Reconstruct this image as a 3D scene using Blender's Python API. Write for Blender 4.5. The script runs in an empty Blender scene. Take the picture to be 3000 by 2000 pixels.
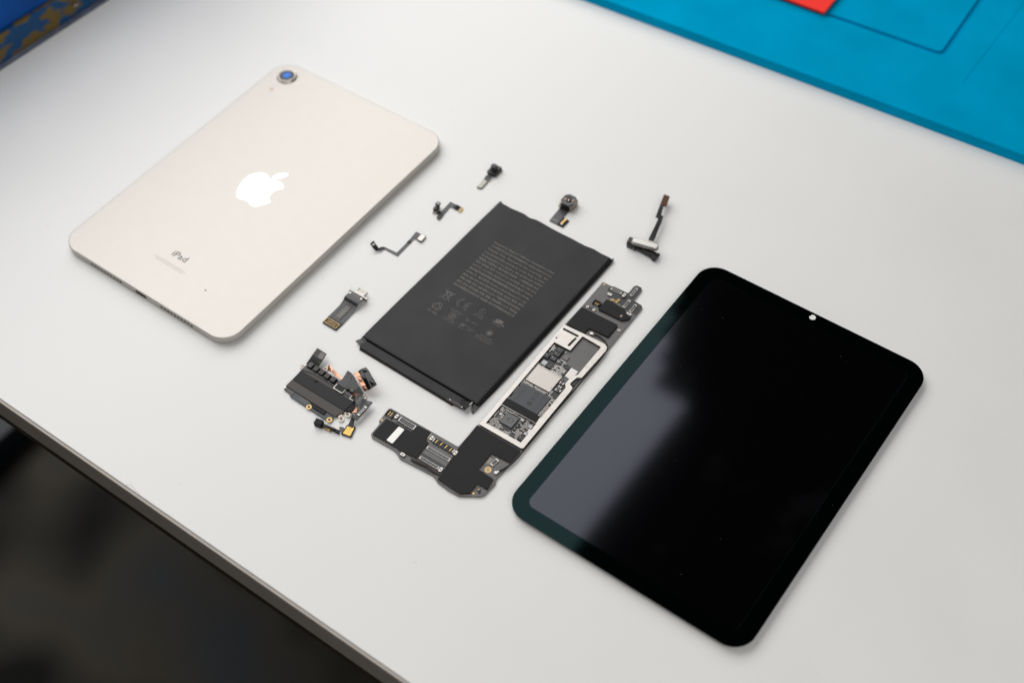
import bpy, bmesh, math, random
from mathutils import Vector, Matrix
from mathutils.geometry import tessellate_polygon

random.seed(7)
SC = bpy.context.scene
COL = SC.collection
MM = 0.001
R = math.radians

# ---------------------------------------------------------------- camera
cam = bpy.data.cameras.new('camera')
cam.lens = 44.956
cam.sensor_width = 36.0
cam.clip_start = 0.02
cam.clip_end = 60.0
cam.dof.use_dof = True
cam.dof.focus_distance = 0.672
cam.dof.aperture_fstop = 5.2
cam_o = bpy.data.objects.new('camera', cam)
COL.objects.link(cam_o)
cr = Vector((0.99825103, -0.04643143, -0.03659244))
cu = Vector((0.05911755, 0.78403497, 0.61789504))
cw = Vector((0.0, 0.61897762, -0.78540863))
cam_o.matrix_world = Matrix(((cr.x, cu.x, -cw.x, 0.0), (cr.y, cu.y, -cw.y, 0.0),
                             (cr.z, cu.z, -cw.z, 0.546), (0, 0, 0, 1)))
SC.camera = cam_o

# ---------------------------------------------------------------- world and lamps
world = bpy.data.worlds.new('World')
SC.world = world
world.use_nodes = True
bg = world.node_tree.nodes['Background']
bg.inputs[0].default_value = (0.93, 0.97, 1.0, 1)
bg.inputs[1].default_value = 0.018


def area(name, loc, sx, sy, watt, rot, color):
    l = bpy.data.lights.new(name, 'AREA')
    l.shape = 'RECTANGLE'
    l.size, l.size_y, l.energy, l.color = sx, sy, watt, color
    o = bpy.data.objects.new(name, l)
    COL.objects.link(o)
    o.location = loc
    o.rotation_euler = rot
    return o


# large soft ceiling panel ahead and to the left of the desk, square with the desk
KZ, RAD = 1.0, 2.8
ex, ey = Vector((0.778, -0.628)), Vector((0.628, 0.778))
# stepped right side: panels butted end to end (right edge, near edge, width, depth along the desk axes)
K0 = Vector((0.335, 1.20))
panels = [(0.012, -1.23, 2.1, 1.08)]
for q in range(7):
    panels.append((-0.050 - 0.019 * q, -0.15 + 0.045 * q, 2.05 - 0.019 * q, 0.045))
panels.append((-0.195, 0.165, 1.9, 1.4))
for ra, nb, kx, ky in panels:
    kc = K0 + ex * (ra - kx / 2) + ey * (nb + ky / 2)
    area('ceiling_panel_light', (kc.x, kc.y, KZ), kx, ky, RAD * math.pi * kx * ky, (0, 0, R(-38.9)), (1.0, 0.995, 0.985))
# fill panel added overhead, behind the camera, to brighten the table
kc = K0 + ex * 1.1 + ey * -1.35
area('overhead_fill_light', (kc.x, kc.y, KZ), 1.3, 1.0, 1.75 * math.pi * 1.3, (0, 0, R(-38.9)), (1.0, 0.995, 0.985))
# weak fill light added behind the camera for the faces turned to it
area('camera_fill_light', (0.5, -1.1, 1.5), 1.6, 1.2, 5.0, (R(52), 0, R(25)), (1.0, 0.97, 0.94))

SC.render.engine = 'CYCLES'
SC.cycles.use_denoising = True
SC.cycles.max_bounces = 8
SC.view_settings.view_transform = 'Standard'
SC.view_settings.look = 'None'
SC.view_settings.exposure = 0.0
SC.view_settings.gamma = 1.0


# ---------------------------------------------------------------- materials
def lin(c):
    c = c / 255.0
    return c / 12.92 if c <= 0.04045 else ((c + 0.055) / 1.055) ** 2.4


MATS = {}


def mat(name, rgb, rough=0.5, metal=0.0, spec=0.5, var=0.0, vscale=300.0, rvar=0.0, bump=0.0, bscale=4000.0,
        tint=None, coat=0.0, detail=4.0, emit=None, stretch=None, aniso=0.0):
    """rgb: linear albedo.  var/vscale: brightness mottling; bump: fine relief."""
    m = bpy.data.materials.new(name)
    m.use_nodes = True
    nt = m.node_tree
    b = nt.nodes['Principled BSDF']
    b.inputs['Base Color'].default_value = (*rgb, 1)
    b.inputs['Roughness'].default_value = rough
    b.inputs['Metallic'].default_value = metal
    b.inputs['Specular IOR Level'].default_value = spec
    b.inputs['Coat Weight'].default_value = coat
    b.inputs['Coat Roughness'].default_value = 0.08
    if tint:
        b.inputs['Specular Tint'].default_value = (*tint, 1)
    tc = nt.nodes.new('ShaderNodeTexCoord')
    src = tc.outputs['Object']
    if stretch:
        mp = nt.nodes.new('ShaderNodeMapping')
        mp.inputs['Scale'].default_value = stretch
        nt.links.new(src, mp.inputs[0])
        src = mp.outputs[0]
    if var or rvar:
        n = nt.nodes.new('ShaderNodeTexNoise')
        n.inputs['Scale'].default_value = vscale
        n.inputs['Detail'].default_value = detail
        nt.links.new(src, n.inputs['Vector'])
        if var:
            mr = nt.nodes.new('ShaderNodeMapRange')
            mr.inputs[1].default_value, mr.inputs[2].default_value = 0.3, 0.7
            mr.inputs[3].default_value, mr.inputs[4].default_value = 1 - var, 1 + var
            nt.links.new(n.outputs[0], mr.inputs[0])
            mx = nt.nodes.new('ShaderNodeVectorMath')
            mx.operation = 'SCALE'
            mx.inputs[0].default_value = rgb
            nt.links.new(mr.outputs[0], mx.inputs['Scale'])
            nt.links.new(mx.outputs[0], b.inputs['Base Color'])
        if rvar:
            mr2 = nt.nodes.new('ShaderNodeMapRange')
            mr2.inputs[1].default_value, mr2.inputs[2].default_value = 0.3, 0.7
            mr2.inputs[3].default_value, mr2.inputs[4].default_value = max(0.02, rough - rvar), rough + rvar
            nt.links.new(n.outputs[0], mr2.inputs[0])
            nt.links.new(mr2.outputs[0], b.inputs['Roughness'])
    if bump:
        n2 = nt.nodes.new('ShaderNodeTexNoise')
        n2.inputs['Scale'].default_value = bscale
        n2.inputs['Detail'].default_value = 3
        nt.links.new(src, n2.inputs['Vector'])
        bp = nt.nodes.new('ShaderNodeBump')
        bp.inputs['Strength'].default_value = bump
        bp.inputs['Distance'].default_value = 0.0001
        nt.links.new(n2.outputs[0], bp.inputs['Height'])
        nt.links.new(bp.outputs[0], b.inputs['Normal'])
    MATS[name] = m
    return m


def two_tone(name, a, b_, scale, lo, hi, rough, metal=0.0, spec=0.5, detail=5.0, stretch=None, bump=0.0):
    m = mat(name, a, rough, metal, spec)
    nt = m.node_tree
    b = nt.nodes['Principled BSDF']
    tc = nt.nodes['Texture Coordinate']
    src = tc.outputs['Object']
    if stretch:
        mp = nt.nodes.new('ShaderNodeMapping')
        mp.inputs['Scale'].default_value = stretch
        nt.links.new(src, mp.inputs[0])
        src = mp.outputs[0]
    n = nt.nodes.new('ShaderNodeTexNoise')
    n.inputs['Scale'].default_value = scale
    n.inputs['Detail'].default_value = detail
    nt.links.new(src, n.inputs['Vector'])
    cr_ = nt.nodes.new('ShaderNodeValToRGB')
    cr_.color_ramp.elements[0].position, cr_.color_ramp.elements[1].position = lo, hi
    cr_.color_ramp.elements[0].color, cr_.color_ramp.elements[1].color = (*a, 1), (*b_, 1)
    nt.links.new(n.outputs[0], cr_.inputs[0])
    nt.links.new(cr_.outputs[0], b.inputs['Base Color'])
    if bump:
        bp = nt.nodes.new('ShaderNodeBump')
        bp.inputs['Strength'].default_value = bump
        bp.inputs['Distance'].default_value = 0.0003
        nt.links.new(n.outputs[0], bp.inputs['Height'])
        nt.links.new(bp.outputs[0], b.inputs['Normal'])
    return m


# surfaces
mat('table_white', (0.79, 0.785, 0.77), 0.42, spec=0.35, var=0.016, vscale=14.0, detail=9.0, rvar=0.06, bump=0.05, bscale=900)
mat('edge_grey', (0.42, 0.378, 0.335), 0.55, var=0.05, vscale=60, bump=0.15, bscale=1500)
mat('beam_brown', (0.045, 0.027, 0.018), 0.6, var=0.3, vscale=80)
two_tone('floor_dark', (0.003, 0.003, 0.0025), (0.050, 0.054, 0.060), 5.6, 0.38, 0.72, 0.7, detail=1.2, spec=0.2)
_e = [n for n in MATS['floor_dark'].node_tree.nodes if n.type == 'VALTORGB'][0].color_ramp.elements.new(0.55)
_e.color = (0.066, 0.058, 0.046, 1)
mat('bar_black', (0.006, 0.012, 0.018), 0.4)
mat('mat_blue', (0.0, 0.315, 0.56), 0.6, spec=0.0, var=0.08, vscale=25, bump=0.2, bscale=1500)
mat('red_plastic', (0.97, 0.032, 0.02), 0.5, spec=0.15, var=0.02)
mat('box_blue', (0.0, 0.085, 0.40), 0.35, spec=0.15, var=0.35, vscale=30, bump=0.2, bscale=120)
two_tone('box_worn', (0.012, 0.075, 0.20), (0.17, 0.115, 0.03), 115.0, 0.47, 0.54, 0.5, spec=0.2, detail=4.0, stretch=(0.6, 1, 1))
mat('box_rim', (0.10, 0.115, 0.17), 0.45, var=0.3, vscale=120)
# housing
mat('aluminium', (0.545, 0.512, 0.474), 0.44, 0.45, var=0.01, vscale=150, bump=0.25, bscale=9000)
mat('logo_mirror', (0.93, 0.93, 0.93), 0.08, 1.0)
mat('print_grey', (0.13, 0.13, 0.135), 0.6, spec=0.2)
mat('print_pale', (0.42, 0.41, 0.40), 0.6, spec=0.2)
mat('hole_shade', (0.006, 0.006, 0.006), 0.7, spec=0.2)  # near-black colour standing in for the shade inside holes
mat('lens_glass', (0.008, 0.009, 0.014), 0.06, spec=0.42)
mat('lens_blue', (0.01, 0.17, 0.66), 0.15, spec=0.25)
mat('ring_metal', (0.60, 0.55, 0.49), 0.3, 1.0)
mat('flash_tan', (0.62, 0.45, 0.36), 0.4)
# display
mat('bezel_glass', (0.0004, 0.0006, 0.0007), 0.05, spec=0.13, tint=(0.42, 0.95, 0.98))
two_tone('screen_glass', (0.0003, 0.0003, 0.0004), (0.0035, 0.0036, 0.004), 26.0, 0.60, 0.78, 0.07, spec=0.48, detail=6.0)
MATS['screen_glass'].node_tree.nodes['Principled BSDF'].inputs['Specular Tint'].default_value = (0.78, 0.82, 1.0, 1)
mat('module_side', (0.21, 0.165, 0.125), 0.5, var=0.2, vscale=200)
mat('white_disc', (0.82, 0.82, 0.80), 0.5)
# black and grey plastics, pouch, tape
mat('pouch', (0.013, 0.013, 0.014), 0.46, spec=0.27, var=0.08, vscale=60, rvar=0.05, bump=0.5, bscale=5000)
mat('pouch_gloss', (0.010, 0.010, 0.011), 0.3, spec=0.5, bump=0.3, bscale=700)
mat('battery_print', (0.18, 0.158, 0.138), 0.5)
mat('battery_print_dim', (0.14, 0.128, 0.118), 0.5)
mat('tape_black', (0.008, 0.008, 0.0085), 0.48, spec=0.19, var=0.12, vscale=120, bump=0.4, bscale=5000)
mat('black_plastic', (0.010, 0.010, 0.011), 0.42, spec=0.5)
mat('black_gloss', (0.008, 0.008, 0.009), 0.2, spec=0.5, bump=0.8, bscale=420)
mat('pcb', (0.105, 0.100, 0.098), 0.40, spec=0.5, var=0.06, vscale=200, bump=0.15, bscale=3000)
mat('pcb_black', (0.014, 0.014, 0.015), 0.42, spec=0.5)
mat('pcb_edge', (0.10, 0.10, 0.085), 0.6)
mat('flex_grey', (0.050, 0.050, 0.054), 0.38, spec=0.5, var=0.12, vscale=300)
mat('flex_dark', (0.008, 0.008, 0.009), 0.36, spec=0.18)
mat('flex_brown', (0.032, 0.023, 0.017), 0.5, var=0.15, vscale=900, stretch=(0.1, 2.0, 1.0))
mat('foil_band', (0.010, 0.0105, 0.0125), 0.45, spec=0.22, var=0.06, bump=0.3)
mat('tin', (0.345, 0.325, 0.305), 0.26, 1.0, var=0.09, vscale=320, rvar=0.08, bump=0.12, bscale=900)
mat('tin_warm', (0.33, 0.29, 0.24), 0.3, 1.0, var=0.1, vscale=500)
mat('steel', (0.40, 0.38, 0.35), 0.28, 1.0)
mat('gold', (0.38, 0.25, 0.10), 0.3, 1.0, var=0.08, vscale=800)
mat('gold_foil', (0.48, 0.32, 0.10), 0.42, 1.0, var=0.35, vscale=900, bump=1.0, bscale=1800)
mat('copper', (0.52, 0.28, 0.19), 0.28, 1.0, var=0.12, vscale=400, bump=1.0, bscale=700)
mat('chip_grey', (0.048, 0.054, 0.063), 0.42, spec=0.4, var=0.04, vscale=900)
mat('chip_dark', (0.020, 0.020, 0.022), 0.4, spec=0.5)
mat('chip_mid', (0.10, 0.10, 0.105), 0.4)
mat('chip_brown', (0.15, 0.13, 0.125), 0.4)
mat('chip_light', (0.36, 0.36, 0.36), 0.35, 0.3)
mat('memory_tin', (0.44, 0.41, 0.38), 0.45, 0.9, var=0.03, vscale=1500, bump=0.4, bscale=3000)
mat('cap_tan', (0.40, 0.32, 0.25), 0.4)
mat('white_plastic', (0.84, 0.79, 0.76), 0.45)
mat('foam_brown', (0.055, 0.045, 0.038), 0.9, var=0.5, vscale=1400, bump=1.0, bscale=1800)
mat('chip_print', (0.012, 0.012, 0.013), 0.5)
mat('print_light', (0.22, 0.24, 0.26), 0.5)
mat('sensor_white', (0.40, 0.39, 0.37), 0.25, 0.8)
mat('pad_brown', (0.085, 0.036, 0.016), 0.5, spec=0.2, var=0.1)
mat('stiff_grey', (0.11, 0.103, 0.093), 0.42, 0.4, var=0.15, vscale=700)
mat('pad_pale', (0.46, 0.42, 0.39), 0.35, 0.9)
mat('pad_olive', (0.30, 0.29, 0.245), 0.4, 0.7)
mat('cable_black', (0.008, 0.008, 0.008), 0.35)
mat('dust_dark', (0.28, 0.24, 0.21), 0.9)
mat('dust_red', (0.16, 0.05, 0.03), 0.9)
mat('hair', (0.5, 0.42, 0.36), 0.5)


# ---------------------------------------------------------------- mesh helpers (millimetres)
def V(bm, x, y, z):
    return bm.verts.new((x * MM, y * MM, z * MM))


def face(bm, vs, mi=0):
    try:
        f = bm.faces.new(vs)
        f.material_index = mi
        return f
    except ValueError:
        return None


def area2(p):
    return sum(p[i][0] * p[(i + 1) % len(p)][1] - p[(i + 1) % len(p)][0] * p[i][1] for i in range(len(p)))


def ccw(p):
    return list(p) if area2(p) > 0 else list(reversed(p))


def prism(bm, poly, z0, z1, mi=0, top_mi=None):
    poly = ccw(poly)
    a = [V(bm, x, y, z0) for x, y in poly]
    b = [V(bm, x, y, z1) for x, y in poly]
    n = len(poly)
    face(bm, list(reversed(a)), mi)
    face(bm, b, mi if top_mi is None else top_mi)
    for i in range(n):
        j = (i + 1) % n
        face(bm, (a[i], a[j], b[j], b[i]), mi)


def prism_holes(bm, outer, holes, z0, z1, mi=0):
    loops = [ccw(outer)] + [list(reversed(ccw(h))) for h in holes]
    flat = [p for l in loops for p in l]
    tris = tessellate_polygon([[Vector((x, y, 0)) for x, y in l] for l in loops])
    a = [V(bm, x, y, z0) for x, y in flat]
    b = [V(bm, x, y, z1) for x, y in flat]
    for t in tris:
        p = [flat[i] for i in t]
        s = (p[1][0] - p[0][0]) * (p[2][1] - p[0][1]) - (p[2][0] - p[0][0]) * (p[1][1] - p[0][1])
        t = t if s > 0 else tuple(reversed(t))
        face(bm, [b[i] for i in t], mi)
        face(bm, [a[i] for i in reversed(t)], mi)
    k = 0
    for l in loops:
        n = len(l)
        for i in range(n):
            j = (i + 1) % n
            face(bm, (a[k + i], a[k + j], b[k + j], b[k + i]), mi)
        k += n


def rot2(x, y, t):
    c, s = math.cos(t), math.sin(t)
    return (x * c - y * s, x * s + y * c)


def box(bm, cx, cy, sx, sy, z0, z1, mi=0, rot=0.0):
    q = [rot2(x * sx / 2, y * sy / 2, rot) for x, y in ((-1, -1), (1, -1), (1, 1), (-1, 1))]
    prism(bm, [(cx + x, cy + y) for x, y in q], z0, z1, mi)


def circle(cx, cy, r, n=24, ry=None):
    ry = r if ry is None else ry
    return [(cx + r * math.cos(2 * math.pi * i / n), cy + ry * math.sin(2 * math.pi * i / n)) for i in range(n)]


def cyl(bm, cx, cy, r, z0, z1, mi=0, n=24):
    prism(bm, circle(cx, cy, r, n), z0, z1, mi)


def ring(bm, cx, cy, r0, r1, z0, z1, mi=0, n=24):
    a, b = circle(cx, cy, r0, n), circle(cx, cy, r1, n)
    lo0, lo1 = [V(bm, *p, z0) for p in a], [V(bm, *p, z0) for p in b]
    hi0, hi1 = [V(bm, *p, z1) for p in a], [V(bm, *p, z1) for p in b]
    for i in range(n):
        j = (i + 1) % n
        face(bm, (hi0[i], hi1[i], hi1[j], hi0[j]), mi)
        face(bm, (lo0[j], lo1[j], lo1[i], lo0[i]), mi)
        face(bm, (lo1[i], lo1[j], hi1[j], hi1[i]), mi)
        face(bm, (lo0[j], lo0[i], hi0[i], hi0[j]), mi)


def lathe(bm, cx, cy, prof, n=32, mi=0):
    rows = [[V(bm, cx + r * math.cos(2 * math.pi * i / n), cy + r * math.sin(2 * math.pi * i / n), z) for i in range(n)]
            for r, z in prof]
    for a, b in zip(rows, rows[1:]):
        for i in range(n):
            j = (i + 1) % n
            face(bm, (a[i], a[j], b[j], b[i]), mi)
    face(bm, list(reversed(rows[0])), mi)
    face(bm, rows[-1], mi)


def rounded(poly, r, n=5):
    """round every corner of a polygon; r a number or one per corner"""
    out = []
    m = len(poly)
    for i in range(m):
        p0, p, p1 = Vector(poly[i - 1]), Vector(poly[i]), Vector(poly[(i + 1) % m])
        rr = r[i] if isinstance(r, (list, tuple)) else r
        a, b = p0 - p, p1 - p
        la, lb = a.length, b.length
        if rr <= 0 or la < 1e-6 or lb < 1e-6:
            out.append((p.x, p.y))
            continue
        a.normalize()
        b.normalize()
        ang = a.angle(b)
        d = min(rr / max(math.tan(ang / 2), 1e-3), la * 0.45, lb * 0.45)
        s, e = p + a * d, p + b * d
        for k in range(n + 1):
            t = k / n
            q = s * (1 - t) ** 2 + p * 2 * t * (1 - t) + e * t * t
            out.append((q.x, q.y))
    return out


def rrect(w, h, r, n=10, cx=0.0, cy=0.0):
    out = []
    for sx, sy, a0 in ((1, -1, -90), (1, 1, 0), (-1, 1, 90), (-1, -1, 180)):
        for k in range(n + 1):
            a = R(a0 + 90 * k / n)
            out.append((cx + sx * (w / 2 - r) + r * math.cos(a), cy + sy * (h / 2 - r) + r * math.sin(a)))
    return out


def strip(bm, left, right, t, mi=0):
    """thin ribbon between two 3-D edge lines, thickness t upwards"""
    n = len(left)
    lo = [(V(bm, *left[i]), V(bm, *right[i])) for i in range(n)]
    hi = [(V(bm, left[i][0], left[i][1], left[i][2] + t), V(bm, right[i][0], right[i][1], right[i][2] + t)) for i in range(n)]
    for i in range(n - 1):
        face(bm, (hi[i][0], hi[i][1], hi[i + 1][1], hi[i + 1][0]), mi)
        face(bm, (lo[i + 1][0], lo[i + 1][1], lo[i][1], lo[i][0]), mi)
        face(bm, (lo[i][0], hi[i][0], hi[i + 1][0], lo[i + 1][0]), mi)
        face(bm, (lo[i + 1][1], hi[i + 1][1], hi[i][1], lo[i][1]), mi)
    face(bm, (lo[0][0], lo[0][1], hi[0][1], hi[0][0]), mi)
    face(bm, (lo[-1][1], lo[-1][0], hi[-1][0], hi[-1][1]), mi)


def smooth_line(pts, n=6):
    """Catmull-Rom through 2-D or 3-D points"""
    P = [Vector(p) for p in pts]
    P = [P[0] * 2 - P[1]] + P + [P[-1] * 2 - P[-2]]
    out = []
    for i in range(1, len(P) - 2):
        for k in range(n):
            t = k / n
            a, b, c, d = P[i - 1], P[i], P[i + 1], P[i + 2]
            out.append(0.5 * ((2 * b) + (c - a) * t + (2 * a - 5 * b + 4 * c - d) * t * t + (3 * b - a - 3 * c + d) * t ** 3))
    out.append(P[-2])
    return [tuple(q) for q in out]


def band(bm, path, w, t, mi=0, sm=5):
    """ribbon of width w following a 3-D centre line"""
    P = [Vector(p) for p in (smooth_line(path, sm) if sm else path)]
    Lp, Rp = [], []
    for i, p in enumerate(P):
        d = P[min(i + 1, len(P) - 1)] - P[max(i - 1, 0)]
        nrm = Vector((-d.y, d.x, 0))
        if nrm.length < 1e-6:
            nrm = Vector((1, 0, 0))
        nrm.normalize()
        Lp.append(tuple(p + nrm * w / 2))
        Rp.append(tuple(p - nrm * w / 2))
    strip(bm, Lp, Rp, t, mi)


def tube(bm, pts, r, n=8, mi=0, sm=6):
    P = [Vector(p) for p in (smooth_line(pts, sm) if sm else pts)]
    rows = []
    for i, p in enumerate(P):
        d = (P[min(i + 1, len(P) - 1)] - P[max(i - 1, 0)]).normalized()
        up = Vector((0, 0, 1)) if abs(d.z) < 0.9 else Vector((1, 0, 0))
        s = d.cross(up).normalized()
        u = s.cross(d)
        rows.append([V(bm, *(p + s * r * math.cos(2 * math.pi * k / n) + u * r * math.sin(2 * math.pi * k / n))) for k in range(n)])
    for a, b in zip(rows, rows[1:]):
        for k in range(n):
            j = (k + 1) % n
            face(bm, (a[k], a[j], b[j], b[k]), mi)
    face(bm, rows[0], mi)
    face(bm, list(reversed(rows[-1])), mi)


def stroke(bm, pts, w, z, mi=0, closed=False):
    """flat printed line"""
    P = [Vector(p) for p in pts]
    if closed:
        P.append(P[0])
    for a, b in zip(P, P[1:]):
        d = (b - a)
        if d.length < 1e-6:
            continue
        d.normalize()
        nn = Vector((-d.y, d.x)) * w / 2
        a2, b2 = a - d * w * 0.3, b + d * w * 0.3
        face(bm, [V(bm, q.x, q.y, z) for q in (a2 - nn, b2 - nn, b2 + nn, a2 + nn)], mi)


def arc(cx, cy, r, a0, a1, n=14):
    return [(cx + r * math.cos(R(a0 + (a1 - a0) * i / n)), cy + r * math.sin(R(a0 + (a1 - a0) * i / n))) for i in range(n + 1)]


def obj(name, bm, mats, parent=None, bevel=0.0, segs=2, smooth=False, recalc=True):
    if recalc:
        bmesh.ops.recalc_face_normals(bm, faces=bm.faces[:])
    me = bpy.data.meshes.new(name)
    bm.to_mesh(me)
    bm.free()
    if isinstance(mats, str):
        mats = [mats]
    for m in mats:
        me.materials.append(MATS[m])
    if smooth:
        for p in me.polygons:
            p.use_smooth = True
    o = bpy.data.objects.new(name, me)
    COL.objects.link(o)
    if parent:
        o.parent = parent
    if bevel:
        md = o.modifiers.new('bevel', 'BEVEL')
        md.width = bevel * MM
        md.segments = segs
        md.limit_method = 'ANGLE'
        md.angle_limit = R(40)
        md.use_clamp_overlap = True
    return o


def B():
    return bmesh.new()


def make(name, fn, mats, parent=None, **kw):
    bm = B()
    fn(bm)
    return obj(name, bm, mats, parent, **kw)


def thing(name, label, cat, loc, deg, group=None):
    o = bpy.data.objects.new(name, None)
    o.empty_display_size = 0.01
    COL.objects.link(o)
    o.location = (loc[0] * MM, loc[1] * MM, (loc[2] if len(loc) > 2 else 0) * MM)
    o.rotation_euler = (0, 0, R(deg))
    o['label'], o['category'] = label, cat
    if group:
        o['group'] = group
    return o


def text_into(bm, body, x, y, z, h, width=None, rot=0.0, mi=0, align='LEFT', bold=0.0):
    """flat lettering: cap height about h, squeezed to width, baseline start at x, y"""
    cu_ = bpy.data.curves.new('lettering', 'FONT')
    cu_.body = body
    cu_.size = 1.0
    cu_.resolution_u = 2
    cu_.offset = bold
    o = bpy.data.objects.new('lettering', cu_)
    COL.objects.link(o)
    dg = bpy.context.evaluated_depsgraph_get()
    me = bpy.data.meshes.new_from_object(o.evaluated_get(dg))
    bpy.data.objects.remove(o)
    bpy.data.curves.remove(cu_)
    if not me.vertices:
        return
    x0 = min(v.co.x for v in me.vertices)
    x1 = max(v.co.x for v in me.vertices)
    sy = h / 0.72
    sx = (width / (x1 - x0)) if width else sy
    vs = []
    for v in me.vertices:
        px, py = (v.co.x - x0) * sx, v.co.y * sy
        if align == 'CENTER':
            px -= (x1 - x0) * sx / 2
        px, py = rot2(px, py, rot)
        vs.append(V(bm, x + px, y + py, z))
    for p in me.polygons:
        face(bm, [vs[i] for i in p.vertices], mi)
    bpy.data.meshes.remove(me)


LOGO = ["M12.152 6.896c-.948 0-2.415-1.078-3.96-1.04-2.04.027-3.91 1.183-4.961 3.014-2.117 3.675-.546 9.103 1.519 12.09 1.013 1.454 2.208 3.09 3.792 3.039 1.52-.065 2.09-.987 3.935-.987 1.831 0 2.35.987 3.96.948 1.637-.026 2.676-1.48 3.676-2.948 1.156-1.688 1.636-3.325 1.662-3.415-.039-.013-3.182-1.221-3.22-4.857-.026-3.04 2.48-4.494 2.597-4.559-1.429-2.09-3.623-2.324-4.39-2.376-2-.156-3.675 1.09-4.61 1.09",
        "M15.53 3.83c.843-1.012 1.4-2.427 1.245-3.83-1.207.052-2.662.805-3.532 1.818-.78.896-1.454 2.338-1.273 3.714 1.338.104 2.715-.688 3.559-1.701"]


def path_points(d, n=7):
    import re
    nums = [float(q) for q in re.findall(r'-?(?:\d+\.\d+|\.\d+|\d+)', d)]
    x, y = nums[0], nums[1]
    out = [(x, y)]
    k = 2
    while k + 5 < len(nums):
        a = nums[k:k + 6]
        p = [(x, y), (x + a[0], y + a[1]), (x + a[2], y + a[3]), (x + a[4], y + a[5])]
        for i in range(1, n + 1):
            t = i / n
            c = ((1 - t) ** 3, 3 * t * (1 - t) ** 2, 3 * t * t * (1 - t), t ** 3)
            out.append(tuple(sum(c[q] * p[q][w] for q in range(4)) for w in (0, 1)))
        x, y = p[3]
        k += 6
    return out


def logo_into(bm, cx, cy, z0, z1, height, rot=0.0, outline=0.0):
    s = height / 24.0
    for d in LOGO:
        pts = path_points(d)
        q = []
        for x, y in pts:
            px, py = rot2((x - 12) * s, (12 - y) * s, rot)
            if not q or math.hypot(cx + px - q[-1][0], cy + py - q[-1][1]) > 1e-4 * height:
                q.append((cx + px, cy + py))
        if math.hypot(q[0][0] - q[-1][0], q[0][1] - q[-1][1]) < 1e-3 * height:
            q.pop()
        if outline:
            stroke(bm, q, outline, z1, closed=True)
        else:
            prism(bm, q, z0, z1)


# ================================================================ the setting
def build_setting():
    fl = B()
    box(fl, 0, 1500, 9000, 9000, -740, -720)
    o = obj('floor', fl, 'floor_dark')
    o['kind'] = 'structure'

    t = thing('table', 'white laminate desk top with grey edge band carrying the dismantled tablet', 'table', (-162.43, 323.55), -38.29)
    make('tabletop', lambda b: box(b, 500, 600, 2600, 1200.6, -20, 0), 'table_white', t, bevel=0.5)
    make('edge_band', lambda b: box(b, 500, -1.1, 2600, 1.6, -20, -0.7), 'edge_grey', t, bevel=0.4)
    make('under_beam', lambda b: box(b, 500, 20, 2590, 40, -33, -20.2), 'beam_brown', t)

    bar = thing('floor_bar', 'black square bar lying on the dark floor below the left desk edge', 'bar', (-640, 860, -720), 50)
    make('beam', lambda b: box(b, 0, 0, 420, 46, 0, 40), 'bar_black', bar, bevel=3)
    make('end_cap', lambda b: box(b, 212, 0, 5, 42, 2, 38), 'black_plastic', bar, bevel=1)


build_setting()


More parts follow.
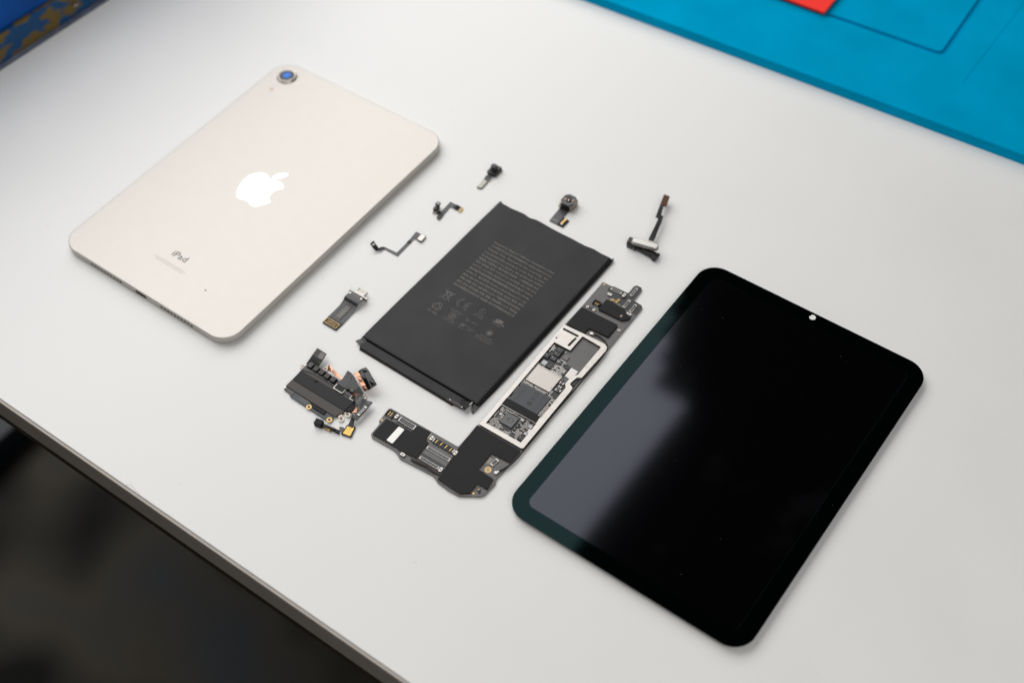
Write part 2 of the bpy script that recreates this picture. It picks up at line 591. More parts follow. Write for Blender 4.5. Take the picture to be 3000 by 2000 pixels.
# ================================================================ tablet back housing
def build_housing():
    t = thing('back_housing', 'pale champagne metal tablet back shell lying face down, camera corner away', 'tablet shell', (-146.15, 553.17), -38.77)
    W_, H_ = 134.8, 195.4
    bm = B()
    # side profile: bowed edge and small top fillet
    prof = [(-2.4, 0.12), (-1.1, 0.6), (-0.3, 1.4), (0.0, 2.4), (0.0, 5.45), (-0.12, 5.78), (-0.38, 5.96), (-0.7, 6.0)]
    rows = []
    for inset, z in prof:
        p = rrect(W_ + 2 * inset, H_ + 2 * inset, 12.3 + inset, 16)
        rows.append([V(bm, x, y, z) for x, y in p])
    n = len(rows[0])
    for a, b in zip(rows, rows[1:]):
        for i in range(n):
            j = (i + 1) % n
            face(bm, (a[i], a[j], b[j], b[i]))
    face(bm, list(reversed(rows[0])))
    face(bm, rows[-1])
    shell = obj('shell', bm, ['aluminium', 'hole_shade'], t, smooth=True)
    for p in shell.data.polygons:
        if len(p.vertices) > 4:
            p.use_smooth = False
    # speaker holes and charging port are really cut into the side
    cut = B()
    xs = [-40.4 + i * 2.62 for i in range(10)] + [16.6 + i * 2.62 for i in range(10)]
    for x in xs:
        q = [(x + 0.92 * math.cos(2 * math.pi * k / 14), 3.4 + 1.0 * math.sin(2 * math.pi * k / 14)) for k in range(14)]
        a = [V(cut, px, -H_ / 2 - 1, pz) for px, pz in q]
        b = [V(cut, px, -H_ / 2 + 1.1, pz) for px, pz in q]
        face(cut, a, 1), face(cut, list(reversed(b)), 1)
        for k in range(14):
            face(cut, (a[k], b[k], b[(k + 1) % 14], a[(k + 1) % 14]), 1)
    q = [(px, pz + 3.4) for px, pz in rrect(8.9, 2.7, 1.3, 6)]
    a = [V(cut, px, -H_ / 2 - 1, pz) for px, pz in q]
    b = [V(cut, px, -H_ / 2 + 4.0, pz) for px, pz in q]
    face(cut, a, 1), face(cut, list(reversed(b)), 1)
    for k in range(len(q)):
        j = (k + 1) % len(q)
        face(cut, (a[k], b[k], b[j], a[j]), 1)
    co = obj('cutter', cut, ['aluminium', 'hole_shade'], t)
    md = shell.modifiers.new('holes', 'BOOLEAN')
    md.object, md.operation, md.solver = co, 'DIFFERENCE', 'EXACT'
    dg = bpy.context.evaluated_depsgraph_get()
    dg.update()
    me = bpy.data.meshes.new_from_object(shell.evaluated_get(dg))
    shell.modifiers.clear()
    shell.data = me
    bpy.data.objects.remove(co)
    # flat top must stay flat-shaded next to the smooth fillet
    shell.data.name = 'shell'
    for x in xs:
        bm = B()
        q = [(x + 0.90 * math.cos(2 * math.pi * k / 12), 3.4 + 0.98 * math.sin(2 * math.pi * k / 12)) for k in range(12)]
        a = [V(bm, px, -H_ / 2 + 0.5, pz) for px, pz in q]
        b = [V(bm, px, -H_ / 2 + 0.9, pz) for px, pz in q]
        face(bm, a), face(bm, list(reversed(b)))
        for k in range(12):
            face(bm, (a[k], b[k], b[(k + 1) % 12], a[(k + 1) % 12]))
        obj('hole_shade_disc', bm, 'hole_shade', t)  # dark disc put in for the shade deep in the hole
    bm = B()
    q = [(px, pz + 3.4) for px, pz in rrect(8.7, 2.5, 1.2, 6)]
    a = [V(bm, px, -H_ / 2 + 0.7, pz) for px, pz in q]
    b = [V(bm, px, -H_ / 2 + 1.6, pz) for px, pz in q]
    face(bm, a), face(bm, list(reversed(b)))
    for k in range(len(q)):
        face(bm, (a[k], b[k], b[(k + 1) % len(q)], a[(k + 1) % len(q)]))
    obj('charging_port', bm, 'hole_shade', t)  # dark plate put in for the shade inside the port
    make('logo', lambda b: logo_into(b, 0.2, 3.3, 5.99, 6.03, 31.9), 'logo_mirror', t)
    make('lettering', lambda b: text_into(b, 'iPad', -5.6, -67.8, 6.02, 4.35, 11.0, bold=0.006), 'print_grey', t)

    def small(b):
        text_into(b, 'Designed by Apple in California  Assembled in China', -13.0, -73.35, 6.02, 0.85, 25.0)
        text_into(b, 'Model A2567  Serial No.', -11.2, -74.85, 6.02, 0.85, 21.8)
    make('fine_print', small, 'print_pale', t)
    # camera
    cx, cy = -54.9, 85.5
    c = make('camera_ring', lambda b: lathe(b, cx, cy, [(6.7, 5.9), (6.75, 6.1), (6.55, 6.3), (6.2, 6.35), (6.1, 7.2), (5.95, 7.45), (5.2, 7.5), (5.1, 7.3)], 48), 'ring_metal', t, smooth=True)
    make('lens_cover', lambda b: cyl(b, cx, cy, 5.08, 7.2, 7.42, n=40), 'lens_glass', c)
    make('lens', lambda b: lathe(b, cx, cy, [(2.9, 7.42), (2.5, 7.50), (1.6, 7.56), (0.5, 7.6)], 32), 'lens_blue', c, smooth=True)
    make('flash', lambda b: cyl(b, -55.3, 71.0, 1.5, 5.98, 6.03, n=20), 'flash_tan', t)
    make('microphone_hole', lambda b: cyl(b, -55.3, 76.1, 0.55, 5.98, 6.02, n=14), 'print_pale', t)
    make('speck', lambda b: prism(b, [(29.8, -76.2), (30.5, -76.1), (30.7, -75.7), (30.1, -75.6)], 6.0, 6.25), 'dust_red', t)


build_housing()


# ================================================================ display panel
def build_display():
    t = thing('display_panel', 'black glossy tablet display with rounded corners, reflecting a light, lying at the front right', 'display', (104.13, 358.05), -39.0)
    W_, H_ = 134.6, 195.0
    out = rrect(W_, H_, 11.8, 14)
    act = rrect(W_ - 16.9, H_ - 16.2, 4.2, 8)
    a = circle(-0.25, 94.35, 1.78, 26)
    # small nick at the upper left of the camera window
    win = []
    for x, y in a:
        ang = math.degrees(math.atan2(y - 94.35, x + 0.25)) % 360
        k = 0.68 if 140 < ang < 178 else 1.0
        win.append((-0.25 + (x + 0.25) * k, 94.35 + (y - 94.35) * k))
    g = make('cover_glass', lambda b: prism_holes(b, out, [act, win], 3.2, 4.0), 'bezel_glass', t, bevel=0.06)
    make('screen', lambda b: prism(b, act, 3.2, 4.0), 'screen_glass', t)
    make('camera_window', lambda b: prism(b, win, 3.25, 3.97), 'white_disc', g)
    make('panel_module', lambda b: prism(b, rrect(W_ - 2.2, H_ - 2.2, 10.5, 10), 1.0, 3.15), 'module_side', t, bevel=0.3)
    make('back_tray', lambda b: prism(b, rrect(W_ - 12, H_ - 12, 8, 10), 0.0, 1.0), 'chip_dark', t)

    def specks(b):
        rnd = random.Random(3)
        for k in range(16):
            x, y = rnd.uniform(-60, 64), rnd.uniform(-90, 92)
            s = rnd.uniform(0.08, 0.2)
            box(b, x, y, s * rnd.uniform(1, 2.6), s, 4.0, 4.03, 0, rnd.uniform(0, 3))
    o = make('lint', specks, 'chip_mid', t)
    o['kind'] = 'stuff'


build_display()


# ================================================================ battery
def build_battery():
    t = thing('battery', 'flat dark grey pouch battery with printed warnings, in the middle of the table', 'battery', (-11.3, 460.3), -39.34)
    Zt = 3.2
    rnd = random.Random(5)
    top = []
    # crimped far edge and rounded pouch outline
    far = [(40.2, 61.2), (39.0, 63.1), (33, 63.0), (27, 63.4), (21, 62.7), (12, 62.9), (4, 62.7), (-3, 62.9), (-10, 63.3), (-14.5, 63.1), (-17.5, 62.0), (-20.5, 62.9), (-24, 63.0), (-31, 62.4), (-37.5, 62.6), (-39.8, 61.6)]
    left = [(-40.2, 40), (-40.1, 10), (-40.3, -20), (-40.3, -50), (-40.0, -60.5)]
    near = [(-38.2, -62.0), (-20, -62.3), (0, -62.2), (20, -61.9), (36.5, -61.6)]
    right = [(39.6, -59.5), (40.0, -35), (40.3, 0), (40.2, 30)]
    P = smooth_line(far + left + near + right + [far[0]], 3)[:-1]
    P = [(x, y) for x, y in P]

    def pouch(b):
        n = len(P)
        cxm, cym = 0.0, 0.4
        rows = []
        for ins, z in ((1.2, 0.15), (0.35, 0.6), (0.0, 1.4), (0.12, 2.4), (0.5, 2.95), (1.1, 3.15), (1.9, 3.2)):
            row = []
            for x, y in P:
                lx, ly = 40.0 - ins, 62.4 - ins
                ox, oy = abs(x) - 40.0, abs(y) - 62.4      # keep the crimp of the edge line
                nx = math.copysign(min(abs(x), lx + max(ox, 0) * (1 - ins / 2.2)), x)
                ny = math.copysign(min(abs(y), ly + max(oy, 0) * (1 - ins / 2.2)), y)
                row.append(V(b, nx, ny, z))
            rows.append(row)
        for a, c in zip(rows, rows[1:]):
            for i in range(n):
                j = (i + 1) % n
                face(b, (a[i], a[j], c[j], c[i]))
        face(b, list(reversed(rows[0])))
        face(b, rows[-1])
    cell = make('cell', pouch, 'pouch', t, smooth=True)
    for p in cell.data.polygons:
        if len(p.vertices) > 4:
            p.use_smooth = False

    def flange(b):   # folded seal along both long sides
        strip(b, [(39.2, y, 0.5) for y in (-65.8, -40, 0, 40, 62.5, 63.9)], [(x, y, z) for x, y, z in ((39.9, -66.6, 0.3), (41.0, -40, 0.35), (41.2, 0, 0.3), (41.2, 40, 0.4), (41.0, 62.0, 0.6), (40.6, 64.2, 1.5))], 0.55)
        strip(b, [(-39.2, y, 0.5) for y in (-61, -20, 30, 61.5, 63.5)], [(-40.7, -61, 0.3), (-40.8, -20, 0.3), (-40.9, 30, 0.3), (-40.7, 61.5, 0.8), (-40.0, 64.0, 1.6)], 0.45)
    make('side_fold', flange, 'pouch_gloss', t)

    def ledge(b):    # terminal strip at the near end
        prism(b, rounded([(-37.6, -62.6), (35.0, -62.4), (33.0, -67.6), (24.5, -68.0), (-36.8, -67.9), (-37.3, -66.6)], 0.4, 3), 0.2, 2.15)
    make('terminal_strip', ledge, 'pouch', t, bevel=0.5, segs=3)
    make('strip_wrap', lambda b: prism(b, [(-36.9, -68.6), (28.0, -68.7), (28.0, -66.0), (-36.9, -66.0)], 0.05, 0.7), 'flex_brown', t, bevel=0.2)
    make('corner_tab', lambda b: strip(b, [(-38.4, -62.0, 1.9), (-40.7, -64.3, 1.6), (-41.4, -66.0, 1.5)], [(-36.2, -62.6, 1.9), (-37.6, -65.6, 1.7), (-38.3, -66.6, 1.6)], 0.4), 'pouch_gloss', t)
    make('corner_block', lambda b: box(b, -38.4, -62.6, 3.2, 1.8, 0.4, 2.5), 'black_plastic', t, bevel=0.3)
    make('end_wing', lambda b: strip(b, [(36.5, -62.4, 1.3), (37.6, -64.2, 0.7), (38.6, -66.0, 0.3)], [(40.0, -61.0, 1.4), (40.2, -63.8, 0.7), (40.0, -66.2, 0.3)], 0.5), 'pouch_gloss', t)
    fl = make('connector_flex', lambda b: band(b, [(33.0, -61.6, 1.2), (33.6, -62.9, 2.6), (34.0, -64.6, 3.3), (33.8, -66.4, 3.2), (33.4, -67.4, 2.7)], 5.6, 0.3), 'flex_dark', t, smooth=False)
    make('connector_plate', lambda b: prism(b, [(23.6, -68.6), (25.2, -67.1), (31.0, -66.2), (36.0, -66.1), (36.3, -67.6), (34.2, -68.4)], 2.5, 3.0), 'flex_brown', fl, bevel=0.1)

    def bars(b):
        box(b, 36.5, -64.2, 0.3, 3.6, 3.35, 3.6, 0, -0.12)
    make('clip', bars, 'steel', fl)

    def dots(b):
        cyl(b, 25.9, -67.6, 0.35, 3.0, 3.2, n=10)
        cyl(b, 33.8, -67.7, 0.35, 3.0, 3.2, n=10)
    make('rivet', dots, 'tin', fl)

    z = 3.255
    lines = ['Designed by Apple in California  Assembled in China',
             'WARNING/AVERTISSEMENT: Authorized Service',
             'Provider Only.  Potential for fire or burning.  Do',
             'not disassemble, puncture, crush, heat, or burn.',
             'Rechargeable Li-ion Battery  Model Number A2522',
             '锂电池: 中国制造, 美国苹果公司监制  二次锂电池组 电芯:',
             '型号: 电池组, 型号 1ICP3/83/132  执行标准: GB 31241-2014',
             '3.81Vdc 19.19Wh 5034mAh 充电限制电压: 4.4Vdc',
             '额定电压和额定容量/標稱電壓和額定容量/型号: 3.81Vdc,',
             '5034mAh. 电芯型号: Huizhou Desay Battery Co., Ltd.',
             '电话: 080-333-4000 型号/型號/型號: A2522 警告: 请勿',
             '拆解, 刺破, 挤压, 加热或投入火中, 严重跌落或浸水后禁止',
             '使用. 警告: 請勿拆解, 刺破, 擠壓, 加熱或投入火中. 製造商:',
             '惠州市德賽電池有限公司  製造廠: 惠州市德賽電池有限公司']

    def warn(b):
        for k, s in enumerate(lines):
            text_into(b, s, -22.3, 34.0 - k * 2.925, z, 1.28, 42.2, bold=0.002)
    make('lettering', warn, 'battery_print', t)

    def marks(b):
        s = 0.27
        # crossed-out bin
        stroke(b, [(-22.7, -15.6), (-16.3, -9.2)], s, z)
        stroke(b, [(-22.8, -9.1), (-16.3, -15.7)], s, z)
        stroke(b, [(-21.5, -10.3), (-17.6, -10.3), (-18.2, -15.2), (-20.9, -15.2)], s, z, closed=True)
        stroke(b, [(-21.7, -9.7), (-17.4, -9.7)], s, z)
        stroke(b, arc(-18.3, -15.4, 0.5, 0, 360, 10), s, z)
        # recycling triangle
        cx, cy = -19.4, -21.9
        for k in range(3):
            a = 90 + 120 * k
            p = [rot2(-1.5, 2.6, R(a - 90)), rot2(1.3, 2.6, R(a - 90)), rot2(2.2, 0.9, R(a - 90)), rot2(1.2, 0.3, R(a - 90)), rot2(0.3, 1.5, R(a - 90))]
            stroke(b, [(cx + x, cy + y) for x, y in p], s, z, closed=True)
        text_into(b, 'Li-ion', -22.1, -27.1, z, 1.8, 6.0)
        # CE outline
        for x0, r in ((-9.4, 2.9), (-4.4, 2.9)):
            stroke(b, arc(x0, -12.3, 3.0, 95, 265), s, z)
            stroke(b, arc(x0, -12.3, 2.2, 95, 265), s, z)
        stroke(b, [(-6.8, -12.3), (-5.0, -12.3)], s * 2, z)
        text_into(b, '® Model/Part by', -12.3, -18.9, z, 0.75, 8.4)
        text_into(b, 'IEC 62133-2', -11.1, -20.0, z, 0.75, 5.9)
        stroke(b, [(-9.9, -24.0), (-6.4, -24.0), (-6.4, -21.1), (-9.9, -21.1)], s, z, closed=True)
        stroke(b, arc(-7.6, -22.0, 0.55, 0, 360, 10), s, z)
        stroke(b, arc(-8.7, -23.2, 0.55, 0, 360, 10), s, z)
        stroke(b, [(-8.6, -21.5), (-7.7, -23.6)], s, z)
        text_into(b, 'R-41094666', -11.3, -25.7, z, 0.75, 6.5)
        text_into(b, 'www.bis.gov.in', -12.0, -26.9, z, 0.75, 7.8)
        stroke(b, arc(3.55, -10.4, 1.75, 0, 360, 22), s, z)
        text_into(b, 'PS', 2.7, -10.3, z, 0.95)
        text_into(b, 'E', 3.2, -11.6, z, 0.95)
        text_into(b, '5034mAh', 1.1, -13.8, z, 0.8, 5.2)
        text_into(b, 'Apple Japan', 0.3, -15.2, z, 0.8, 6.6)
        text_into(b, 'R39990', 3.05, -20.2, z, 0.8, 4.3)
        stroke(b, [(-0.4, -27.2), (-0.4, -23.3), (0.3, -23.3), (0.3, -25.0), (1.6, -23.3)], s, z)
        stroke(b, arc(2.6, -25.4, 1.8, 80, 260), s, z)
        stroke(b, arc(2.6, -25.4, 1.1, 80, 260), s, z)
        text_into(b, 'YU10736-', 4.0, -24.4, z, 0.8, 4.6)
        text_into(b, '21017', 4.0, -25.7, z, 0.8, 3.0)
        text_into(b, 'MH19120', 13.2, -14.2, z, 0.85, 5.0)
        stroke(b, arc(15.9, -20.4, 1.9, 0, 360, 22), s, z)
        text_into(b, 'TIS 2217-2548', 12.2, -24.2, z, 0.85, 7.5)
        text_into(b, 'Importer: Apple South', 10.3, -25.6, z, 0.85, 11.5)
        text_into(b, 'Asia (Thailand) Ltd.', 10.8, -27.0, z, 0.85, 10.2)
    make('symbols', marks, 'battery_print_dim', t)

    def bold(b):
        # recognised-component mark, earth mark, diamond mark
        text_into(b, 'c', 12.0, -12.6, z, 1.1, bold=0.02)
        text_into(b, 'us', 17.8, -12.6, z, 1.1, 1.9, bold=0.02)
        stroke(b, [(15.2, -12.6), (15.2, -9.9)], 0.75, z)
        stroke(b, [(15.2, -10.2), (13.6, -10.2), (13.3, -11.2), (15.0, -11.3), (13.2, -12.6)], 0.6, z)
        stroke(b, [(16.0, -9.9), (16.0, -12.0), (16.6, -12.4), (17.2, -12.0), (17.2, -9.9)], 0.7, z)
        stroke(b, arc(0.6, -19.9, 1.15, 0, 360, 18), 0.42, z)
        stroke(b, [(-0.4, -19.9), (1.6, -19.9)], 0.3, z)
        stroke(b, [(15.9, -19.2), (17.0, -20.4), (15.9, -21.6), (14.8, -20.4)], 0.42, z, closed=True)
        stroke(b, [(15.9, -19.2), (15.9, -21.6)], 0.25, z)
        stroke(b, [(14.8, -20.4), (17.0, -20.4)], 0.25, z)
    make('approval_mark', bold, 'battery_print', t)


build_battery()


# ================================================================ logic board
PZ = 1.2          # top of the circuit board


def shield(t, name, poly, ztop, sub=True, dash=1.25, gap=0.55):
    top = rounded(poly, 0.45, 3)
    o = make(name, lambda b: prism(b, top, ztop - 0.22, ztop), 'tape_black', t, bevel=0.07)
    # pierced metal wall under the lid
    wl, bl = B(), B()
    p = ccw(poly)
    cx = sum(q[0] for q in p) / len(p)
    for i in range(len(p)):
        a, c = Vector(p[i]), Vector(p[(i + 1) % len(p)])
        d = c - a
        ln = d.length
        if ln < 0.6:
            continue
        d.normalize()
        nin = Vector((-d.y, d.x))
        s = 0.35
        while s < ln - 0.3:
            e = min(s + dash, ln - 0.2)
            m = a + d * (s + e) / 2 - nin * 0.10
            box(wl, m.x, m.y, e - s, 0.26, PZ, PZ + 0.34, 0, math.atan2(d.y, d.x))
            s += dash + gap
        m = a + d * ln / 2 + nin * 0.30
        box(bl, m.x, m.y, ln - 0.4, 0.18, PZ, ztop - 0.22, 0, math.atan2(d.y, d.x))
    f = obj('fence', wl, 'tin_warm', o)
    f['kind'] = 'stuff'
    obj('can_wall', bl, 'black_plastic', o)
    return o


def screw_post(t, x, y, rot=0.0):
    o = make('screw_post', lambda b: prism(b, [(x + q[0], y + q[1]) for q in (rot2(*p, rot) for p in rrect(2.7, 1.75, 0.5, 4))], PZ, PZ + 0.95), 'tin', t, bevel=0.08)
    make('screw_hole', lambda b: cyl(b, x, y, 0.42, PZ + 0.94, PZ + 0.97, n=12), 'hole_shade', o)


def board_connector(t, x, y, ln, wd, rot, metal='tin', h=0.5):
    """socket: dark base, two metal end brackets, two pin rows"""
    def tr(px, py):
        q = rot2(px, py, rot)
        return (x + q[0], y + q[1])
    o = make('connector', lambda b: box(b, x, y, ln, wd, PZ, PZ + h * 0.7, 0, rot), 'chip_dark', t, bevel=0.06)

    def brackets(b):
        for s in (-1, 1):
            c = tr(s * (ln / 2 - 0.25), 0)
            box(b, *c, 0.5, wd, PZ, PZ + h, 0, rot)
            for u in (-1, 1):
                c = tr(s * (ln / 2 - 0.7), u * (wd / 2 - 0.14))
                box(b, *c, 0.9, 0.28, PZ, PZ + h, 0, rot)
    make('bracket', brackets, metal, o)

    def pins(b):
        for u in (-1, 1):
            c = tr(0, u * (wd / 2 - 0.16))
            box(b, *c, ln - 2.0, 0.16, PZ, PZ + h * 0.85, 0, rot)
        c = tr(0, 0)
        box(b, *c, ln - 2.2, wd * 0.22, PZ, PZ + h * 0.8, 1, rot)
    make('pin_row', pins, ['steel', 'chip_mid'], o)
    return o


def build_board():
    t = thing('logic_board', 'long black circuit board with silver frame and bared chips, between battery and display', 'circuit board', (11.55, 392.05), -37.7)
    outline = [(-13.7, 85.3), (-8.1, 85.4), (-6.0, 86.0), (2.4, 86.0), (2.6, 87.5), (2.5, 92.0), (3.6, 93.6), (6.6, 93.6), (7.6, 92.2), (7.7, 83.3), (13.2, 82.7), (14.6, 81.3), (14.5, 62), (14.45, 46), (13.7, 22), (13.8, 11), (12.95, -31), (12.8, -42), (11.7, -53.3), (13.0, -56.5), (12.2, -64.6), (11.0, -66.2), (2.0, -72.0), (-4.4, -72.2), (-11.5, -71.5), (-14.2, -70.2), (-16.5, -69.6), (-36.4, -70.8), (-39.8, -69.0), (-42.6, -68.5), (-56, -68.8), (-57.9, -67.4), (-58.2, -59.6), (-59.5, -58.8), (-59.9, -54), (-60.2, -50), (-59, -48.8), (-16.4, -48.6), (-15.6, -48), (-15.4, -32.4), (-14.9, -31.2), (-14.6, 47.7), (-13.9, 64)]
    make('circuit_board', lambda b: prism(b, rounded(outline, 0.5, 3), 0.35, PZ), ['pcb'], t, bevel=0.06)
    make('underside_parts', lambda b: [prism(b, [(-11, -28), (9, -28), (9, 44), (-11, 44)], 0.0, 0.34), prism(b, [(-54, -66), (-20, -66), (-20, -51), (-54, -51)], 0.0, 0.34)], 'chip_dark', t)

    # black solder-mask areas
    if True:
        z = PZ + 0.03
        for poly in ([(-8.2, 85.2), (-8.7, 82.3), (-7.2, 80.6), (-2.7, 78.8), (7.4, 75.1), (14.3, 74.9), (14.5, 81.2), (13.1, 82.5), (7.5, 83.1), (7.4, 92.1), (6.5, 93.4), (3.7, 93.4), (2.7, 91.9), (2.75, 87.4), (2.5, 85.8), (-6.0, 85.8)],
                     [(-52.0, -54.6), (-51.4, -49.2), (-32, -49.2), (-32, -52.2), (-40.0, -52.2), (-40.0, -54.6)],
                     [(-28.8, -61.6), (-13.6, -61.5), (-12.9, -67.2), (-16.5, -69.2), (-29.0, -69.5), (-29.2, -66.2)],
                     [(-13.2, 64.2), (-12.2, 66.0), (-6.0, 66.8), (-4.9, 64.2)],
                     [(11.1, 59.8), (11.2, 61.6), (13.6, 61.6), (13.8, 59.9)],
                     [(-0.2, 51.4), (-0.2, 49.4), (3.0, 49.4), (3.0, 51.4)],
                     [(-12.2, -29.6), (10.0, -29.6), (10.0, -15.5), (-12.2, -15.5)],
                     [(-12.2, -11.5), (10.0, -11.5), (10.0, 13.0), (4.8, 17.5), (4.6, 25.5), (-3.2, 26.8), (-3.4, 34.0), (-12.2, 34.0)]):
            make('solder_mask', lambda b: prism(b, poly, PZ, z), 'pcb_black', t)
    make('corner_pad', lambda b: cyl(b, -12.2, 84.1, 0.55, PZ, PZ + 0.05, n=14), 'gold', t)
    make('corner_pad', lambda b: cyl(b, 7.1, -66.6, 0.6, PZ, PZ + 0.05, n=14), 'gold', t)
    make('corner_pad', lambda b: box(b, -58.6, -57.3, 0.9, 0.9, PZ, PZ + 0.05), 'gold', t)

    # ---- far end
    c1 = shield(t, 'shield_can', [(-4.7, 75.0), (-2.7, 75.4), (8.2, 74.2), (9.8, 72.4), (12.9, 72.1), (13.1, 69.6), (10.2, 66.8), (-4.9, 66.6)], 2.25)
    make('bare_patch', lambda b: prism(b, [(7.9, 69.9), (8.8, 70.1), (8.9, 69.0), (8.5, 68.4), (7.8, 68.9)], 2.25, 2.28), 'cap_tan', c1)
    shield(t, 'shield_can', [(-13.4, 62.9), (10.2, 63.1), (10.3, 53.0), (-1.8, 52.6), (-1.9, 48.0), (-13.5, 48.2)], 2.25)
    board_connector(t, -3.8, 83.55, 6.9, 1.75, 0)
    board_connector(t, 4.9, 88.2, 6.6, 1.75, R(90))
    board_connector(t, 6.05, 78.8, 6.1, 1.75, R(90))
    board_connector(t, 10.7, 77.9, 6.0, 1.75, R(90))
    for x, y, r in ((-5.3, 79.2, 0), (1.7, 83.0, R(90)), (11.1, 73.1, 0)):
        screw_post(t, x, y, r)
    for x, y, ln, r in ((-2.1, 76.7, 2.0, 0.3), (0.7, 77.9, 2.9, R(80))):
        g = make('gold_connector', lambda b: box(b, x, y, ln, 1.3, PZ, PZ + 0.4, 0, r), 'gold', t, bevel=0.05)
        make('slot', lambda b: box(b, x, y, ln * 0.5, 0.4, PZ + 0.39, PZ + 0.43, 0, r), 'hole_shade', g)

    def socket(name, x, y, w, d, h, npin, rot=0.0):
        def body(b):
            box(b, x, y, w, d, PZ, PZ + 0.4, 0, rot)
            for s in (-1, 1):
                q = rot2(s * (w / 2 - 0.3), 0, rot)
                box(b, x + q[0], y + q[1], 0.6, d, PZ + 0.4, PZ + h, 0, rot)
            q = rot2(0, d / 2 - 0.3, rot)
            box(b, x + q[0], y + q[1], w - 1.2, 0.6, PZ + 0.4, PZ + h, 0, rot)
        o = make(name, body, 'black_plastic', t, bevel=0.06)
        for k in range(npin):
            px = (k - (npin - 1) / 2) * (w - 1.8) / max(npin, 1)
            q = rot2(px, -0.1, rot)
            make('pin', lambda b: box(b, x + q[0], y + q[1], 0.35, d * 0.6, PZ + 0.4, PZ + 0.75, 0, rot), 'gold', o)
        return o
    socket('pin_socket', -7.8, 69.9, 4.4, 3.2, 1.5, 2)
    for x, y in ((-10.9, 65.2), (-6.8, 65.2)):
        o = make('antenna_socket', lambda b: ring(b, x, y, 0.45, 0.85, PZ, PZ + 0.45, n=18), 'tin', t)
        make('pin', lambda b: cyl(b, x, y, 0.22, PZ, PZ + 0.4, n=10), 'gold', o)
    o = make('antenna_socket', lambda b: [box(b, 12.35, 60.7, 1.7, 1.5, PZ, PZ + 0.2), ring(b, 12.35, 60.7, 0.35, 0.6, PZ + 0.2, PZ + 0.5, n=16)], 'tin', t)
    make('pin', lambda b: cyl(b, 12.35, 60.7, 0.2, PZ, PZ + 0.45, n=8), 'gold', o)

    # ---- silver frame round the bared chips
    fr = [(-14.4, 47.0), (-1.3, 47.5), (11.3, 47.9), (13.7, 46.6), (14.4, 44.3), (13.4, 22.0), (11.2, 20.7), (10.3, 15.2), (12.8, 14.1), (13.3, 12.1), (13.0, -31.5), (12.0, -32.2), (-14.4, -32.0)]
    hA = [(-1.5, 45.7), (10.9, 44.9), (10.6, 22.7), (9.7, 21.4), (8.4, 18.5), (8.2, 14.2), (10.0, 12.0), (9.9, 10.2), (9.85, -11.4), (-12.0, -11.4), (-12.0, 33.9), (-1.7, 33.9)]
    hB = [(-12.0, -15.6), (9.95, -15.5), (9.95, -29.4), (-12.0, -29.5)]
    s1 = rounded([(-13.2, 45.0), (-3.2, 45.0), (-3.2, 43.6), (-13.2, 43.6)], 0.5, 3)
    s2 = rounded([(-4.4, 42.9), (-3.1, 42.9), (-3.6, 35.9), (-5.0, 35.9)], 0.5, 3)
    s3 = circle(-12.7, 37.0, 0.55, 12)
    f = make('metal_frame', lambda b: prism_holes(b, rounded(fr, 0.8, 3), [rounded(hA, 0.5, 3), rounded(hB, 0.4, 3), s1, s2, s3], 2.15, 2.45), 'tin', t, bevel=0.08)

    def fence(b):
        for loop in (fr, hA, hB):
            sgn = 1 if loop is fr else -1
            p = ccw(loop)
            for i in range(len(p)):
                a, c = Vector(p[i]), Vector(p[(i + 1) % len(p)])
                d = c - a
                ln = d.length
                d.normalize()
                nin = Vector((-d.y, d.x)) * sgn
                s = 0.3
                while s < ln - 0.2:
                    e = min(s + 1.5, ln - 0.1)
                    m = a + d * (s + e) / 2 - nin * 0.10
                    box(b, m.x, m.y, e - s, 0.26, PZ, 1.62, 0, math.atan2(d.y, d.x))
                    s += 2.1
    o = make('fence', fence, 'tin_warm', f)
    o['kind'] = 'stuff'

    def wall(b):
        for loop, sgn in ((fr, 1), (hA, -1), (hB, -1)):
            p = ccw(loop)
            for i in range(len(p)):
                a, c = Vector(p[i]), Vector(p[(i + 1) % len(p)])
                d = c - a
                ln = d.length
                d.normalize()
                nin = Vector((-d.y, d.x)) * sgn
                m = a + d * ln / 2 + nin * 0.34
                box(b, m.x, m.y, max(ln - 0.5, 0.2), 0.16, PZ, 2.15, 0, math.atan2(d.y, d.x))
    make('frame_wall', wall, 'chip_dark', f)
    make('dark_tape', lambda b: prism(b, [(-12.2, -10.6), (9.2, -10.7), (9.75, -15.3), (-12.2, -15.3)], 2.45, 2.52), 'tape_black', f)

    # ---- chips
    def chip(name, poly, z1, m, bev=0.06):
        return make(name, lambda b: prism(b, poly, PZ, z1), m, t, bevel=bev)
    ch = chip('memory_chip', rounded([(-10.9, 17.0), (4.3, 17.0), (4.3, 5.0), (-10.9, 5.0)], 0.3, 2), 2.1, 'memory_tin')

    def ticks(b):
        for k in range(26):
            box(b, -9.9 + k * 0.53, 16.2, 0.12 + 0.12 * (k % 3 == 0), 0.55, 2.1, 2.115)
        cyl(b, 3.6, 8.0, 0.25, 2.1, 2.115, n=10)
        cyl(b, -10.1, 6.0, 0.25, 2.1, 2.115, n=10)
    make('print', ticks, 'stiff_grey', ch)
    a15 = chip('processor_chip', rounded([(-10.9, 2.6), (6.9, 2.6), (6.9, -10.3), (-10.9, -10.3)], 0.25, 2), 2.2, 'chip_grey')
    make('lettering', lambda b: text_into(b, 'A15', 0.9, -4.6, 2.215, 3.0, 6.0, R(90), bold=0.01), 'chip_print', a15)
    make('logo', lambda b: logo_into(b, -0.7, -6.6, 2.2, 2.215, 3.4, R(90)), 'chip_print', a15)

